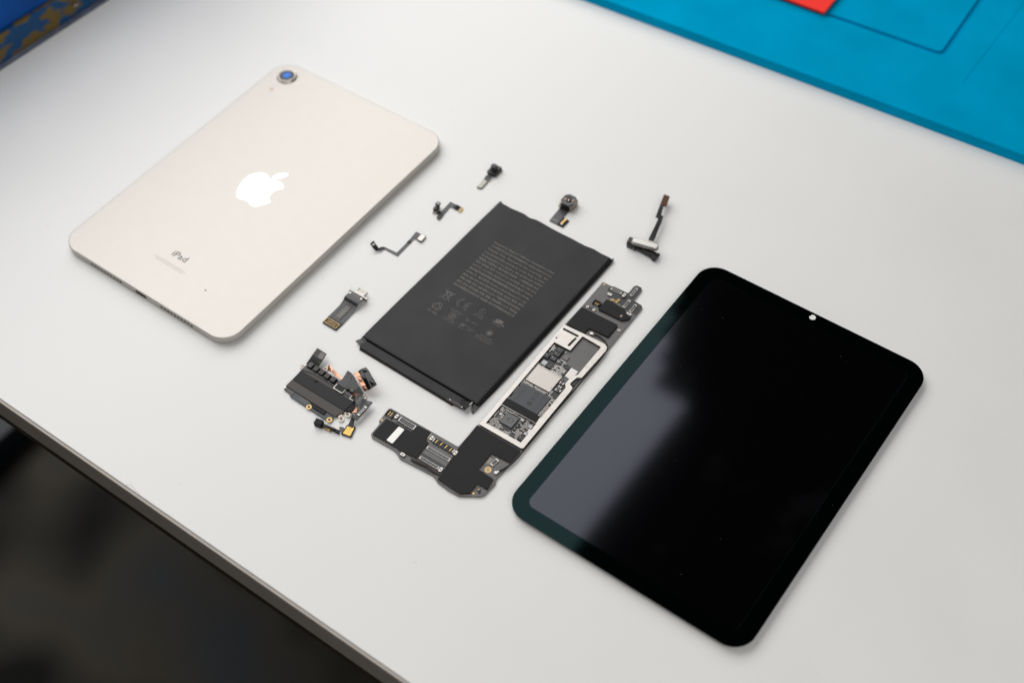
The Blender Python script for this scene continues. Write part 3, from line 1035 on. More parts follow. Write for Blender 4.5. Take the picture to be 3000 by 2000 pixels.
    def codes(b):
        text_into(b, 'KAG15530-2118 6', -8.2, -9.2, 2.213, 0.7, 10.6, R(90))
        text_into(b, 'K3UH5H50AM-JGCL', -7.0, -9.2, 2.213, 0.7, 10.6, R(90))
        text_into(b, 'APL1W07 339S00945', 4.0, -9.2, 2.213, 0.7, 10.6, R(90))
        text_into(b, '1X3B6R2BTP 2121', 5.3, -9.2, 2.213, 0.7, 10.0, R(90))
    make('fine_print', codes, 'chip_print', a15)
    pm = chip('power_chip', rounded([(-6.7, -17.4), (0.5, -17.4), (0.5, -24.5), (-6.7, -24.5)], 0.2, 2), 1.95, 'chip_mid')
    make('logo', lambda b: logo_into(b, -2.9, -20.9, 1.95, 1.962, 3.6, R(90), outline=0.14), 'chip_dark', pm)
    for nm, x, y, w, h, m, hz in (('coil_chip', -6.5, 31.3, 3.6, 2.9, 'chip_dark', 1.0), ('coil_chip', -6.5, 28.2, 3.6, 2.7, 'chip_dark', 1.0), ('coil_chip', -10.4, 24.6, 2.7, 3.2, 'chip_dark', 1.0),
                                  ('coil_chip', -6.5, 24.9, 3.5, 2.6, 'chip_grey', 0.9), ('pale_chip', -8.9, 19.9, 2.9, 2.9, 'chip_light', 0.7), ('square_chip', -5.3, 19.7, 3.4, 3.2, 'chip_dark', 0.8), ('brown_chip', -1.3, 29.1, 3.2, 3.2, 'chip_brown', 0.6),
                                  ('small_chip', -2.1, 24.7, 1.8, 1.5, 'chip_mid', 0.5), ('small_chip', -0.7, 22.4, 1.3, 1.4, 'chip_dark', 0.5), ('small_chip', 3.3, 23.8, 2.2, 2.0, 'chip_dark', 0.5), ('small_chip', 3.2, 18.8, 1.2, 1.2, 'chip_dark', 0.5),
                                  ('pale_chip', 2.4, -17.1, 2.0, 1.6, 'chip_light', 0.7), ('pale_chip', 8.3, -18.3, 2.0, 2.2, 'chip_light', 0.8), ('pale_chip', 8.6, -23.2, 1.9, 1.9, 'chip_light', 0.7), ('coil_chip', 8.1, -26.8, 2.8, 2.8, 'chip_dark', 0.9), ('small_chip', 3.3, -27.8, 2.4, 1.6, 'chip_grey', 0.6),
                                  ('pale_chip', -9.2, -20.1, 1.7, 1.6, 'chip_light', 0.5), ('small_chip', -8.9, -22.5, 1.4, 1.1, 'chip_grey', 0.4), ('coil_chip', 8.7, -16.4, 1.9, 1.4, 'chip_dark', 0.6), ('brown_chip', 2.35, -19.3, 1.7, 1.6, 'chip_brown', 0.6), ('coil_chip', 2.5, -21.6, 1.6, 1.3, 'chip_dark', 0.6), ('coil_chip', 2.3, -24.0, 1.5, 1.4, 'chip_dark', 0.6),
                                  ('coil_chip', -8.2, -17.6, 1.3, 1.2, 'chip_dark', 0.5), ('coil_chip', -7.6, -24.9, 1.2, 1.2, 'chip_brown', 0.4)):
        o = chip(nm, rrect(w, h, 0.18, 2, x, y), PZ + hz, m, 0.08)
        if nm == 'coil_chip':
            make('dot', lambda b: cyl(b, x - w * 0.2, y + h * 0.15, 0.22, PZ + hz, PZ + hz + 0.012, n=10), 'chip_light', o)
    make('white_pad', lambda b: prism(b, [(4.9, 25.0), (9.4, 24.8), (9.3, 21.6), (8.0, 18.2), (5.0, 18.6)], PZ, 1.75), 'white_plastic', t, bevel=0.05)
    make('white_pad', lambda b: box(b, 9.2, -20.8, 1.4, 2.4, PZ, 1.7), 'white_plastic', t, bevel=0.05)
    make('side_socket', lambda b: [box(b, 11.6, 18.0, 2.2, 5.0, PZ, 1.7), box(b, 11.6, 15.6, 2.2, 0.5, PZ, 2.3), box(b, 11.6, 20.4, 2.2, 0.5, PZ, 2.3)], 'black_plastic', t, bevel=0.06)
    for k, (x, y) in enumerate(((6.4, 13.6), (6.9, 11.0), (6.6, 8.6), (7.9, 8.9))):
        o = make('large_capacitor', lambda b: box(b, x, y, 2.0 if k < 1 else 1.3, 1.5, PZ, PZ + 0.8), 'chip_mid', t, bevel=0.06)
        make('end_cap', lambda b: [box(b, x - (1.0 if k < 1 else 0.65), y, 0.5, 1.54, PZ, PZ + 0.83), box(b, x + (1.0 if k < 1 else 0.65), y, 0.5, 1.54, PZ, PZ + 0.83)], 'tin', o)

    # countless tiny soldered parts
    rnd = random.Random(11)
    smd = B()

    def part(x, y, l, w, rot, kind):
        h = rnd.uniform(0.3, 0.5)
        m = {0: 1, 1: 2, 2: 0}[kind]
        box(smd, x, y, l, w, PZ, PZ + h, m, rot)
        for s in (-1, 1):
            q = rot2(s * l * 0.36, 0, rot)
            box(smd, x + q[0], y + q[1], l * 0.32, w + 0.03, PZ, PZ + h + 0.02, 0, rot)

    taken = [(-10.9, 5.0, 4.3, 17.0), (-10.9, -10.3, 6.9, 2.6), (-6.7, -24.5, 0.5, -17.4), (-8.4, 26.8, -4.6, 32.8), (-11.8, 23, -9, 26.3), (-8.3, 23.5, -4.7, 26.3),
             (-10.4, 18.4, -7.4, 21.4), (-7.1, 18.0, -3.5, 21.4), (-3.0, 27.4, 0.4, 30.8), (4.7, 18.0, 9.5, 25.2), (2.1, 22.7, 4.5, 24.9), (1.4, -18, 3.5, -16.2), (7.2, -19.5, 9.4, -15.6),
             (7.5, -28.3, 9.6, -22), (2, -28.7, 4.6, -26.9), (8.4, -22.1, 10, -19.5), (-10.2, -21, -8.3, -19.2), (1.4, -24.8, 3.4, -18.4), (5.2, 7.8, 8.7, 14.4), (-2.9, 23.8, -1.1, 25.6), (0.6, 26.0, 10.5, 44.6)]

    def free(x, y, r=0.25):
        return all(not (a - r < x < c + r and b - r < y < d + r) for a, b, c, d in taken)

    def fill(x0, y0, x1, y1, dx, dy, rot, prob=0.85, kinds=(0, 0, 0, 0, 1), l=0.95, w=0.55):
        nx, ny = int((x1 - x0) / dx), int((y1 - y0) / dy)
        for i in range(nx + 1):
            for j in range(ny + 1):
                x, y = x0 + i * dx, y0 + j * dy
                if rnd.random() < prob and free(x, y, 0.42):
                    part(x + rnd.uniform(-0.06, 0.06), y + rnd.uniform(-0.06, 0.06), l, w, rot, rnd.choice(kinds))
    fill(-11.5, -28.7, 9.4, -16.0, 1.28, 0.95, 0, 0.72)
    fill(-11.7, 4.1, 5.8, 4.2, 0.8, 0.8, R(90), 0.95, l=0.8, w=0.5)
    fill(-11.7, 3.2, 7.5, 3.4, 0.75, 0.8, R(90), 0.9, l=0.8, w=0.45)
    fill(5.0, 4.6, 5.2, 17.0, 0.8, 0.7, 0, 0.85, l=0.85, w=0.45)
    fill(-11.7, 5.0, -11.5, 18.0, 0.8, 0.75, 0, 0.85, l=0.6, w=0.45)
    fill(7.7, -10.2, 9.2, 2.6, 1.15, 0.9, 0, 0.8)
    fill(-11.7, -10.2, -11.4, 3.0, 0.8, 0.75, 0, 0.8, l=0.6, w=0.45)
    fill(-10.8, 17.7, 6.0, 18.0, 0.75, 0.8, R(90), 0.6, l=0.7, w=0.4)
    fill(-2.9, 17.9, 4.2, 22.6, 1.2, 1.0, 0, 0.85, l=1.05, w=0.7)
    fill(-3.4, 22.4, 1.8, 27.0, 1.1, 1.0, 0.0, 0.6, l=0.9, w=0.6)
    fill(-11.4, 27.0, -8.9, 33.0, 1.3, 1.35, 0, 0.8, l=1.2, w=0.95)
    fill(-4.2, 31.2, -2.6, 33.2, 0.9, 0.9, R(90), 0.5)
    fill(-11.2, -16.1, 7.2, -16.0, 1.2, 0.8, 0, 0.9, l=1.1, w=0.6)
    so = obj('soldered_parts', smd, ['tin', 'chip_dark', 'cap_tan'], t)
    so['kind'] = 'stuff'

    # ---- near end
    cl = shield(t, 'shield_can', [(-56.9, -55.6), (-51.7, -55.2), (-40.8, -54.9), (-40.6, -50.2), (-32.2, -49.5), (-31.7, -54.7), (-29.4, -55.3), (-29.3, -66.3), (-39.2, -67.3), (-41.8, -67.0), (-56.9, -67.2)], 2.05)
    make('pale_label', lambda b: prism(b, rounded([(-48.4, -55.9), (-44.7, -55.9), (-44.6, -66.2), (-48.5, -66.2)], 0.7, 4), 2.05, 2.09), 'sensor_white', cl)
    board_connector(t, -46.1, -51.9, 10.2, 3.0, R(-1), 'tin', 0.75)
    socket('pin_socket', -57.1, -51.9, 4.6, 4.4, 1.0, 2)
    for x, y, r in ((-53.3, -51.6, R(90)), (-29.9, -52.2, R(90)), (-14.3, -52.7, R(90)), (-36.1, -68.4, 0), (-14.5, -64.9, R(90))):
        screw_post(t, x, y, r)
    bc = make('battery_socket', lambda b: [box(b, -22.0, -52.5, 12.4, 3.0, PZ, PZ + 0.35), box(b, -22.0, -51.2, 12.4, 0.45, PZ, PZ + 1.0), box(b, -22.0, -53.8, 12.4, 0.45, PZ, PZ + 1.0)] + [box(b, -22.0 + s, -52.5, 0.45, 3.0, PZ, PZ + 1.0) for s in (-6.0, -3.0, 0, 3.0, 6.0)], 'chip_grey', t, bevel=0.05)
    for k in range(4):
        make('pin', lambda b: box(b, -26.5 + k * 3.0, -52.4, 0.5, 2.3, PZ + 0.35, PZ + 0.9, 0, -0.15), 'gold', bc)
    make('end_bracket', lambda b: [box(b, -28.2, -52.5, 0.5, 2.2, PZ, PZ + 1.02), box(b, -15.8, -52.5, 0.5, 2.2, PZ, PZ + 1.02)], 'tin', bc)
    board_connector(t, -21.4, -57.8, 14.4, 1.9, 0, 'tin', 0.6)
    board_connector(t, -22.0, -64.7, 12.0, 1.9, 0, 'tin', 0.6)
    make('foam_strip', lambda b: prism(b, smooth_line([(-31.2, -67.6), (-26, -66.7), (-22, -66.2), (-17, -66.6), (-13.6, -66.9), (-13.4, -68.2), (-17, -68.2), (-21.7, -67.7), (-26, -68.2), (-30.8, -68.8)], 4), PZ, 2.0), 'foam_brown', t, bevel=0.2)
    make('spring_clip', lambda b: box(b, -31.75, -51.9, 0.5, 3.8, PZ, 1.75, 0, 0.06), 'tin_warm', t, bevel=0.05)
    mn = shield(t, 'shield_can', [(-15.2, -33.0), (12.6, -33.3), (12.3, -42.1), (1.2, -42.7), (1.1, -54.0), (11.0, -54.6), (11.8, -61.2), (5.7, -61.5), (6.0, -67.4), (1.7, -70.9), (-12.6, -70.4), (-14.9, -49.4)], 2.05)
    board_connector(t, 5.4, -46.2, 4.4, 2.2, R(80), 'steel', 0.6)

    def pads(b):
        for i in range(2):
            for j in range(4):
                ring(b, 2.1 + i * 0.8, -45.3 - j * 1.0, 0.22, 0.33, PZ, PZ + 0.03, n=10)
    make('test_pads', pads, 'tin_warm', t)
    o = make('screw_ring', lambda b: ring(b, 5.1, -51.4, 1.05, 1.75, PZ, PZ + 0.06, n=28), 'gold', t)
    make('screw_hole', lambda b: cyl(b, 5.1, -51.4, 1.0, PZ, PZ + 0.04, n=24), 'cap_tan', o)
    o = make('antenna_socket', lambda b: ring(b, 8.0, -63.4, 0.5, 0.95, PZ, PZ + 0.5, n=18), 'chip_dark', t)
    make('pin', lambda b: cyl(b, 8.0, -63.4, 0.45, PZ, PZ + 0.35, n=12), 'gold', o)
    make('black_button', lambda b: lathe(b, 9.3, -64.6, [(0.6, PZ), (0.6, PZ + 0.3), (0.4, PZ + 0.55), (0.1, PZ + 0.6)], 14), 'black_plastic', t, smooth=True)

    # ---- antenna cable running down the right side
    cab = make('antenna_cable', lambda b: tube(b, [(2.4, 50.4, 1.95), (5.0, 50.9, 1.9), (8.6, 50.4, 1.85), (11.4, 49.2, 1.9), (13.5, 46.8, 1.9), (14.55, 43.0, 1.7), (14.75, 34, 1.5), (14.4, 21.5, 1.5), (14.25, 9.9, 1.5), (13.75, -4, 1.5), (13.8, -16, 1.5), (13.6, -27.7, 1.5), (13.5, -33, 1.5), (13.6, -38, 1.5), (12.9, -42.4, 1.55), (11.7, -46.4, 1.7), (10.4, -49.4, 1.9)], 0.42, 8), 'cable_black', t, smooth=True)
    for x, y, a in ((1.2, 50.4, 0.0), (9.6, -50.8, R(60))):
        make('plug', lambda b: [cyl(b, x, y, 0.95, PZ + 0.1, PZ + 0.85, n=18), box(b, x + 1.2 * math.cos(a), y + 1.2 * math.sin(a), 1.5, 0.95, PZ + 0.15, PZ + 0.8, 0, a)], 'sensor_white', cab, bevel=0.08)


build_board()


# ================================================================ small parts on the table
def build_port():
    t = thing('charging_port_flex', 'silver charging port on a split grey ribbon cable, left of the battery', 'charging port', (-93.68, 461.19), -38.9)
    # connector end
    e = make('connector_plate', lambda b: prism(b, rounded([(-1.9, -8.6), (8.3, -8.6), (8.1, -14.6), (-1.75, -14.6)], 0.35, 3), 0.1, 0.9), 'black_plastic', t, bevel=0.1)
    make('connector', lambda b: prism_holes(b, [(-1.5, -10.4), (7.7, -10.4), (7.7, -13.9), (-1.5, -13.9)], [[(-1.22, -10.68), (7.42, -10.68), (7.42, -13.62), (-1.22, -13.62)]], 0.9, 1.35), 'gold', e)
    make('pin_row', lambda b: [box(b, 3.2, -11.65, 6.2, 0.2, 0.9, 1.3), box(b, 3.2, -12.65, 6.2, 0.2, 0.9, 1.3)], 'gold', e)
    make('pin_core', lambda b: [box(b, 3.2, -12.15, 6.8, 0.4, 0.9, 1.05), box(b, -0.5, -12.2, 0.7, 1.3, 0.9, 1.25), box(b, 6.9, -12.2, 0.7, 1.3, 0.9, 1.25)], 'chip_grey', e)
    zs = lambda y: 0.55 + max(0.0, (y + 2) / 6.0) ** 2 * 1.5
    ys = [-8.8, -6, -3, 0, 2, 3.4, 4.4]

    def leg(b, fl, fr):
        strip(b, [(fl(y), y, zs(y)) for y in ys], [(fr(y), y, zs(y)) for y in ys], 0.2)
    make('ribbon', lambda b: leg(b, lambda y: -1.85, lambda y: 0.35 - 0.04 * (y + 9)), 'flex_grey', t)
    make('ribbon', lambda b: leg(b, lambda y: 0.55 - 0.04 * (y + 9), lambda y: 5.3), 'flex_grey', t)
    make('ribbon', lambda b: leg(b, lambda y: 5.55, lambda y: 8.35 - 0.05 * (y + 9)), 'flex_grey', t)
    make('stiffener', lambda b: strip(b, [(1.7, y, zs(y) + 0.21) for y in (-7.2, -4, 0, 1.8)], [(4.8, y, zs(y) + 0.21) for y in (-7.2, -4, 0, 1.8)], 0.22), 'stiff_grey', t)
    make('ribbon_bend', lambda b: strip(b, [(-1.95, 4.1, 1.9), (-1.95, 4.8, 2.9), (-1.9, 5.6, 3.25)], [(7.85, 4.1, 1.9), (7.85, 4.8, 2.9), (7.85, 5.6, 3.25)], 0.25), 'black_plastic', t)
    u = make('upper_board', lambda b: strip(b, [(-1.9, 5.5, 3.2), (-1.75, 7, 3.35), (-1.7, 10.3, 3.1)], [(7.85, 5.5, 3.2), (7.75, 7, 3.35), (7.7, 10.3, 3.1)], 0.5), 'flex_grey', t)
    make('print', lambda b: [box(b, 3.0, 9.3 - k * 0.85, 5.2 - k, 0.3, 3.62 + 0.05 * k, 3.68 + 0.05 * k) for k in range(3)], 'print_light', u)
    for x in (-1.0, 7.0):
        make('eyelet', lambda b: cyl(b, x, 9.0, 0.65, 3.3, 3.85, n=16), 'tin', u)
    p = make('flange', lambda b: prism(b, rounded([(-3.5, 10.4), (9.6, 10.4), (9.6, 11.3), (-3.5, 11.3)], 0.4, 3), 1.0, 3.9), 'tin', t, bevel=0.2)
    make('shell', lambda b: prism(b, rounded([(0.2, 11.3), (6.9, 11.3), (6.7, 12.6), (0.4, 12.6)], 0.2, 2), 1.3, 3.6), 'tin', p, bevel=0.4, segs=3)
    make('tongue', lambda b: prism(b, rounded([(0.5, 12.6), (6.6, 12.6), (6.6, 15.0), (0.5, 15.0)], 0.5, 3), 2.2, 3.0), 'tin_warm', p, bevel=0.1)
    for s in (0.5, 6.2):
        make('side_rail', lambda b: box(b, s + 0.2, 13.8, 0.6, 2.6, 1.9, 3.3), 'tin', p, bevel=0.15)
    make('contacts', lambda b: [box(b, 1.3 + k * 0.43, 13.7, 0.2, 1.9, 3.0, 3.08) for k in range(12)], 'steel', p)
    for s in (-3.2, 9.3):
        make('ear', lambda b: ring(b, s, 10.85, 0.25, 0.6, 3.9, 4.0, n=14), 'steel', p)


def build_flex1():
    t = thing('microphone_flex', 'thin zigzag grey ribbon with a pale square end, beside the battery', 'ribbon cable', (-68.57, 504.12), -38.9)
    make('ribbon', lambda b: prism(b, rounded([(-2.2, -0.5), (-0.9, -1.75), (8.7, -1.8), (8.35, 10.3), (8.2, 14.3), (9.9, 14.4), (9.9, 19.4), (5.5, 19.4), (6.5, 10.1), (6.6, 0.1)], 0.3, 3), 0.25, 0.5), 'flex_grey', t)
    make('fold', lambda b: strip(b, [(-2.2, -0.5, 0.3), (-3.3, -1.9, 0.8), (-3.6, -3.6, 1.2), (-4.8, -4.2, 1.4)], [(-0.9, -1.75, 0.3), (-1.6, -2.8, 0.8), (-1.9, -4.4, 1.0), (-3.4, -6.0, 1.2)], 0.22), 'flex_dark', t)
    make('ribbon_joint', lambda b: strip(b, [(6.45, 9.3, 0.52), (6.4, 10.4, 0.62), (6.3, 11.4, 0.52)], [(8.4, 9.7, 0.52), (8.4, 10.7, 0.62), (8.35, 11.6, 0.52)], 0.12), 'flex_dark', t)
    e = make('square_pad', lambda b: prism(b, rounded([(9.6, 19.4), (13.2, 19.3), (13.6, 14.2), (9.9, 14.2)], 0.6, 3), 0.5, 1.35), 'flex_dark', t, bevel=0.1)
    make('pad_face', lambda b: prism(b, rounded([(9.9, 19.1), (13.0, 19.0), (13.35, 14.5), (10.15, 14.5)], 0.5, 3), 1.35, 1.42), 'pad_pale', e)
    tag = make('upright_tag', lambda b: strip(b, [(-8.2, -5.6, 3.6), (-5.4, -6.4, 2.4), (-3.4, -6.4, 1.2)], [(-7.9, -2.8, 3.9), (-5.2, -3.6, 2.7), (-3.3, -4.0, 1.3)], 0.5), 'black_plastic', t)
    make('hole', lambda b: cyl(b, -6.6, -4.6, 0.85, 3.35, 3.75, n=18), 'pad_olive', tag)


def build_flex2():
    t = thing('light_sensor_flex', 'short hooked grey ribbon with gold tip and a black upright clip', 'ribbon cable', (-34.02, 533.88), -38.9)
    make('ribbon', lambda b: prism(b, rounded([(0.5, -10.3), (2.9, -10.7), (2.1, -4.8), (1.6, 1.4), (5.1, 1.7), (7.8, 1.3), (7.6, 5.1), (3.1, 4.9), (-1.0, 5.0), (-0.5, -5.0)], 0.3, 3), 0.3, 0.55), 'flex_grey', t)
    make('dark_end', lambda b: prism(b, rounded([(0.4, -10.4), (3.0, -10.8), (2.2, -4.9), (-0.5, -5.1)], 0.5, 3), 0.55, 0.85), 'black_plastic', t, bevel=0.08)
    g = make('gold_tip', lambda b: prism(b, [(7.5, 5.2), (8.8, 4.8), (9.3, 1.2), (7.8, 1.2)], 0.35, 0.8), 'gold', t, bevel=0.06)
    make('slot', lambda b: [box(b, 8.3, 2.3 + k * 1.0, 0.9, 0.3, 0.8, 0.83) for k in range(3)], 'flex_brown', g)
    make('dark_arch', lambda b: strip(b, [(3.2, 4.9, 0.56), (5.2, 5.0, 0.9), (6.4, 5.05, 0.56)], [(3.6, 1.6, 0.56), (5.4, 1.7, 0.9), (6.6, 1.4, 0.56)], 0.1), 'flex_dark', t)  # dark strip arched across the ribbon
    c = make('upright_clip', lambda b: [box(b, -3.9, -4.6, 2.4, 4.4, 0.0, 2.6, 0, 0.15), box(b, -3.3, -3.0, 1.2, 2.6, 2.6, 4.4, 0, 0.15), box(b, -1.6, -6.6, 2.0, 1.4, 0.4, 2.2, 0, -0.3)], 'black_plastic', t, bevel=0.25)
    make('clip_head', lambda b: prism(b, rounded([(-4.6, -4.9), (-2.2, -5.2), (-1.9, -2.4), (-4.3, -2.1)], 0.5, 3), 4.2, 5.1), 'black_plastic', c, bevel=0.15)
    make('clip_hole', lambda b: cyl(b, -3.1, -3.5, 0.55, 5.1, 5.14, n=14), 'white_disc', c)
    make('clip_foot', lambda b: box(b, -2.9, -7.6, 3.0, 1.2, 0.1, 0.9, 0, 0.2), 'pad_olive', c, bevel=0.1)
    make('arm', lambda b: band(b, [(-1.4, -6.2, 1.2), (-0.5, -5.6, 1.3), (0.2, -6.4, 0.8)], 0.9, 0.25), 'flex_dark', t)


def build_front_camera():
    t = thing('front_camera', 'tiny all-black camera with round lens barrel and pale tail, topmost of the small parts', 'camera', (-4.65, 560.65), -38.9)
    make('body', lambda b: prism(b, rounded([(-3.3, -3.3), (2.7, -3.3), (2.7, 4.6), (-3.3, 4.6)], 0.7, 3), 0.2, 2.6), 'black_plastic', t, bevel=0.25)
    l = make('barrel', lambda b: lathe(b, -0.4, 0.5, [(2.5, 2.6), (2.4, 3.4), (1.95, 3.5), (1.85, 5.6), (1.6, 5.8), (1.0, 5.75)], 28), 'black_plastic', t, smooth=False)
    make('glass', lambda b: cyl(b, -0.4, 0.5, 0.8, 5.7, 5.82, n=18), 'lens_glass', l)
    make('side_strip', lambda b: box(b, 2.95, 1.2, 0.5, 6.0, 0.1, 1.2), 'pad_olive', t)
    make('ribbon', lambda b: strip(b, [(-1.9, -3.2, 0.9), (-1.8, -4.8, 1.0), (-1.75, -6.5, 1.5), (-1.6, -8.4, 0.8)], [(1.2, -3.2, 0.9), (1.2, -4.8, 1.0), (1.25, -6.5, 1.5), (1.4, -8.0, 0.8)], 0.3), 'flex_grey', t)
    p = make('tail_pad', lambda b: prism(b, rounded([(-1.5, -8.6), (1.5, -8.3), (1.9, -15.6), (-1.2, -16.2)], 0.4, 3), 0.15, 0.95), 'flex_dark', t, bevel=0.08)
    make('pad_face', lambda b: prism(b, rounded([(-1.35, -8.8), (1.35, -8.5), (1.7, -15.4), (-1.05, -15.9)], 0.4, 3), 0.95, 1.02), 'pad_olive', p)


def build_rear_camera():
    t = thing('rear_camera', 'eight-sided camera module with glassy lens on grey ribbon, above the battery corner', 'camera', (37.98, 527.35), -38.9)
    octo = [(-4.9, -0.9), (-4.9, 4.0), (-3.0, 5.8), (1.0, 5.9), (3.1, 4.4), (3.2, -0.4), (1.4, -2.6), (-3.2, -2.7)]
    sq = [(-4.8, -2.4), (3.1, -2.4), (3.1, 5.6), (-4.8, 5.6)]
    h = make('housing', lambda b: prism(b, rounded(sq, 0.5, 3), 0.3, 4.6), 'tin_warm', t, bevel=0.15)
    make('dark_face', lambda b: box(b, -0.9, -2.55, 5.6, 0.5, 0.3, 4.4), 'black_plastic', h)
    top = make('top_plate', lambda b: prism_holes(b, rounded(octo, 0.3, 2), [circle(-0.85, 1.55, 2.95, 28)], 4.6, 5.5), 'flex_grey', t, bevel=0.12)
    make('lens_ring', lambda b: [ring(b, -0.85, 1.55, 2.2, 2.6, 4.6, 5.1, n=32), ring(b, -0.85, 1.55, 2.6, 2.93, 4.6, 5.25, n=32)], 'stiff_grey', top)
    make('lens_barrel', lambda b: cyl(b, -0.85, 1.55, 2.2, 4.5, 5.0, n=30), 'black_gloss', top)
    make('lens', lambda b: lathe(b, -0.85, 1.55, [(1.7, 5.0), (1.3, 5.25), (0.7, 5.38), (0.1, 5.42)], 24), 'lens_glass', top, smooth=True)
    make('added_glint', lambda b: lathe(b, -0.85, 1.55, [(0.36, 5.39), (0.25, 5.43), (0.05, 5.45)], 14), 'logo_mirror', top, smooth=True)  # tiny mirror dome added as the glint on the lens
    for x, y in ((-3.3, 1.2), (1.2, 2.6)):
        make('copper_dots', lambda b: [cyl(b, x + 0.4 * k, y - 0.3 + 0.7 * k, 0.35, 5.25, 5.4, n=10) for k in (0, 1)], 'copper', top)
    make('lug', lambda b: [box(b, -5.2, -1.4, 0.9, 1.2, 0.4, 2.6), cyl(b, -5.0, -2.5, 0.7, 1.4, 2.4, n=12)], 'tin_warm', t, bevel=0.1)
    r = make('ribbon', lambda b: prism(b, rounded([(-4.4, -2.4), (-3.5, -14.8), (6.2, -14.8), (6.3, -8.2), (1.9, -7.8), (1.7, -2.4)], 0.25, 2), 0.2, 0.55), 'flex_grey', t, bevel=0.05)
    make('print', lambda b: [box(b, -0.9, -12.2 - k * 0.8, 4.2 - 0.5 * k, 0.35, 0.55, 0.58) for k in range(2)], 'print_light', r)
    make('connector_base', lambda b: prism(b, [(1.8, -8.0), (6.2, -8.3), (6.1, -14.7), (2.0, -14.7)], 0.55, 0.8), 'flex_dark', r)
    make('connector', lambda b: box(b, 4.2, -11.1, 1.5, 4.6, 0.8, 1.4, 0, -0.06), 'gold', r, bevel=0.08)
    make('connector_end', lambda b: [box(b, 4.05, -8.6, 1.4, 0.8, 0.8, 1.45), box(b, 4.4, -13.6, 1.4, 0.8, 0.8, 1.45)], 'tin', r, bevel=0.06)


def build_button():
    t = thing('fingerprint_button_flex', 'white fingerprint power button on black bracket with long upright black ribbon', 'power button', (77.99, 491.07), -38.9)
    an = R(13)
    b_ = make('button', lambda b: prism(b, [(1.3 + q[0], -0.1 + q[1]) for q in (rot2(*p, an) for p in rrect(15.6, 4.0, 1.95, 8))], 5.6, 7.0), 'sensor_white', t, bevel=0.45, segs=3)
    make('button_rim', lambda b: prism(b, [(1.3 + q[0], -0.1 + q[1]) for q in (rot2(*p, an) for p in rrect(16.1, 4.5, 2.2, 8))], 5.1, 5.6), 'steel', b_, bevel=0.1)
    make('under_block', lambda b: [box(b, -1.2, 0.6, 9.0, 2.0, 2.4, 5.1, 0, an), box(b, -6.4, -0.4, 2.4, 3.0, 2.0, 5.1, 0, an)], 'black_plastic', t, bevel=0.2)
    def bracket(b):
        box(b, -8.0, -1.0, 3.0, 4.6, 0.0, 4.6, 0, 0.2)
        box(b, -5.4, -2.9, 5.0, 1.4, 0.6, 3.4, 0, -0.05)
        box(b, 1.0, -1.9, 13.0, 2.4, 0.8, 3.0, 0, -0.06)
        box(b, 5.2, -1.4, 8.0, 3.2, 0.6, 3.8, 0, -0.06)
        box(b, 9.4, -2.0, 2.2, 4.2, 0.0, 3.4, 0, -0.06)
        box(b, 10.4, -0.2, 1.4, 1.4, 1.6, 3.6, 0, -0.06)
    br = make('bracket', bracket, 'black_plastic', t, bevel=0.3)
    make('pin', lambda b: [cyl(b, -4.4, -3.7, 0.4, 1.2, 2.2, n=10)], 'steel', br)
    make('solder_row', lambda b: [box(b, 0.8 + k * 0.7, 3.6 + 0.15 * k, 0.5, 0.5, 4.6, 5.0) for k in range(4)], 'gold', b_)
    path_l = [(0.4, 4.6, 4.6), (-0.6, 8.0, 4.0), (-1.6, 12.5, 4.1), (-2.5, 17.2, 4.8)]
    path_r = [(3.4, 5.2, 4.6), (2.6, 8.6, 4.0), (1.2, 13.2, 4.1), (0.1, 17.8, 4.8)]
    r = make('ribbon', lambda b: strip(b, smooth_line(path_l, 4), smooth_line(path_r, 4), 0.25), 'flex_dark', t)
    make('ribbon_step', lambda b: prism(b, [(-2.5, 17.2), (0.1, 17.8), (-0.4, 19.9), (-2.2, 24.9), (-3.9, 25.2), (-5.6, 29.8), (-6.5, 32.6), (-8.9, 32.1), (-7.2, 26.8), (-5.6, 21.9), (-3.7, 21.9)], 4.8, 5.05), 'flex_dark', r)
    make('fold_line', lambda b: prism(b, [(-8.3, 30.2), (-6.0, 30.7), (-6.1, 31.1), (-8.4, 30.6)], 5.05, 5.12), 'flex_grey', r)
    make('brown_pad', lambda b: prism(b, rounded([(-11.3, 40.2), (-7.5, 40.6), (-5.2, 33.2), (-6.3, 32.0), (-8.4, 31.9), (-9.0, 32.9)], 0.3, 3), 4.7, 5.3), 'pad_brown', t, bevel=0.08)
    make('far_support', lambda b: prism(b, [(-10.2, 38.6), (-8.2, 38.8), (-7.4, 36.4), (-9.4, 36.2)], 0.05, 4.7), 'flex_dark', t)


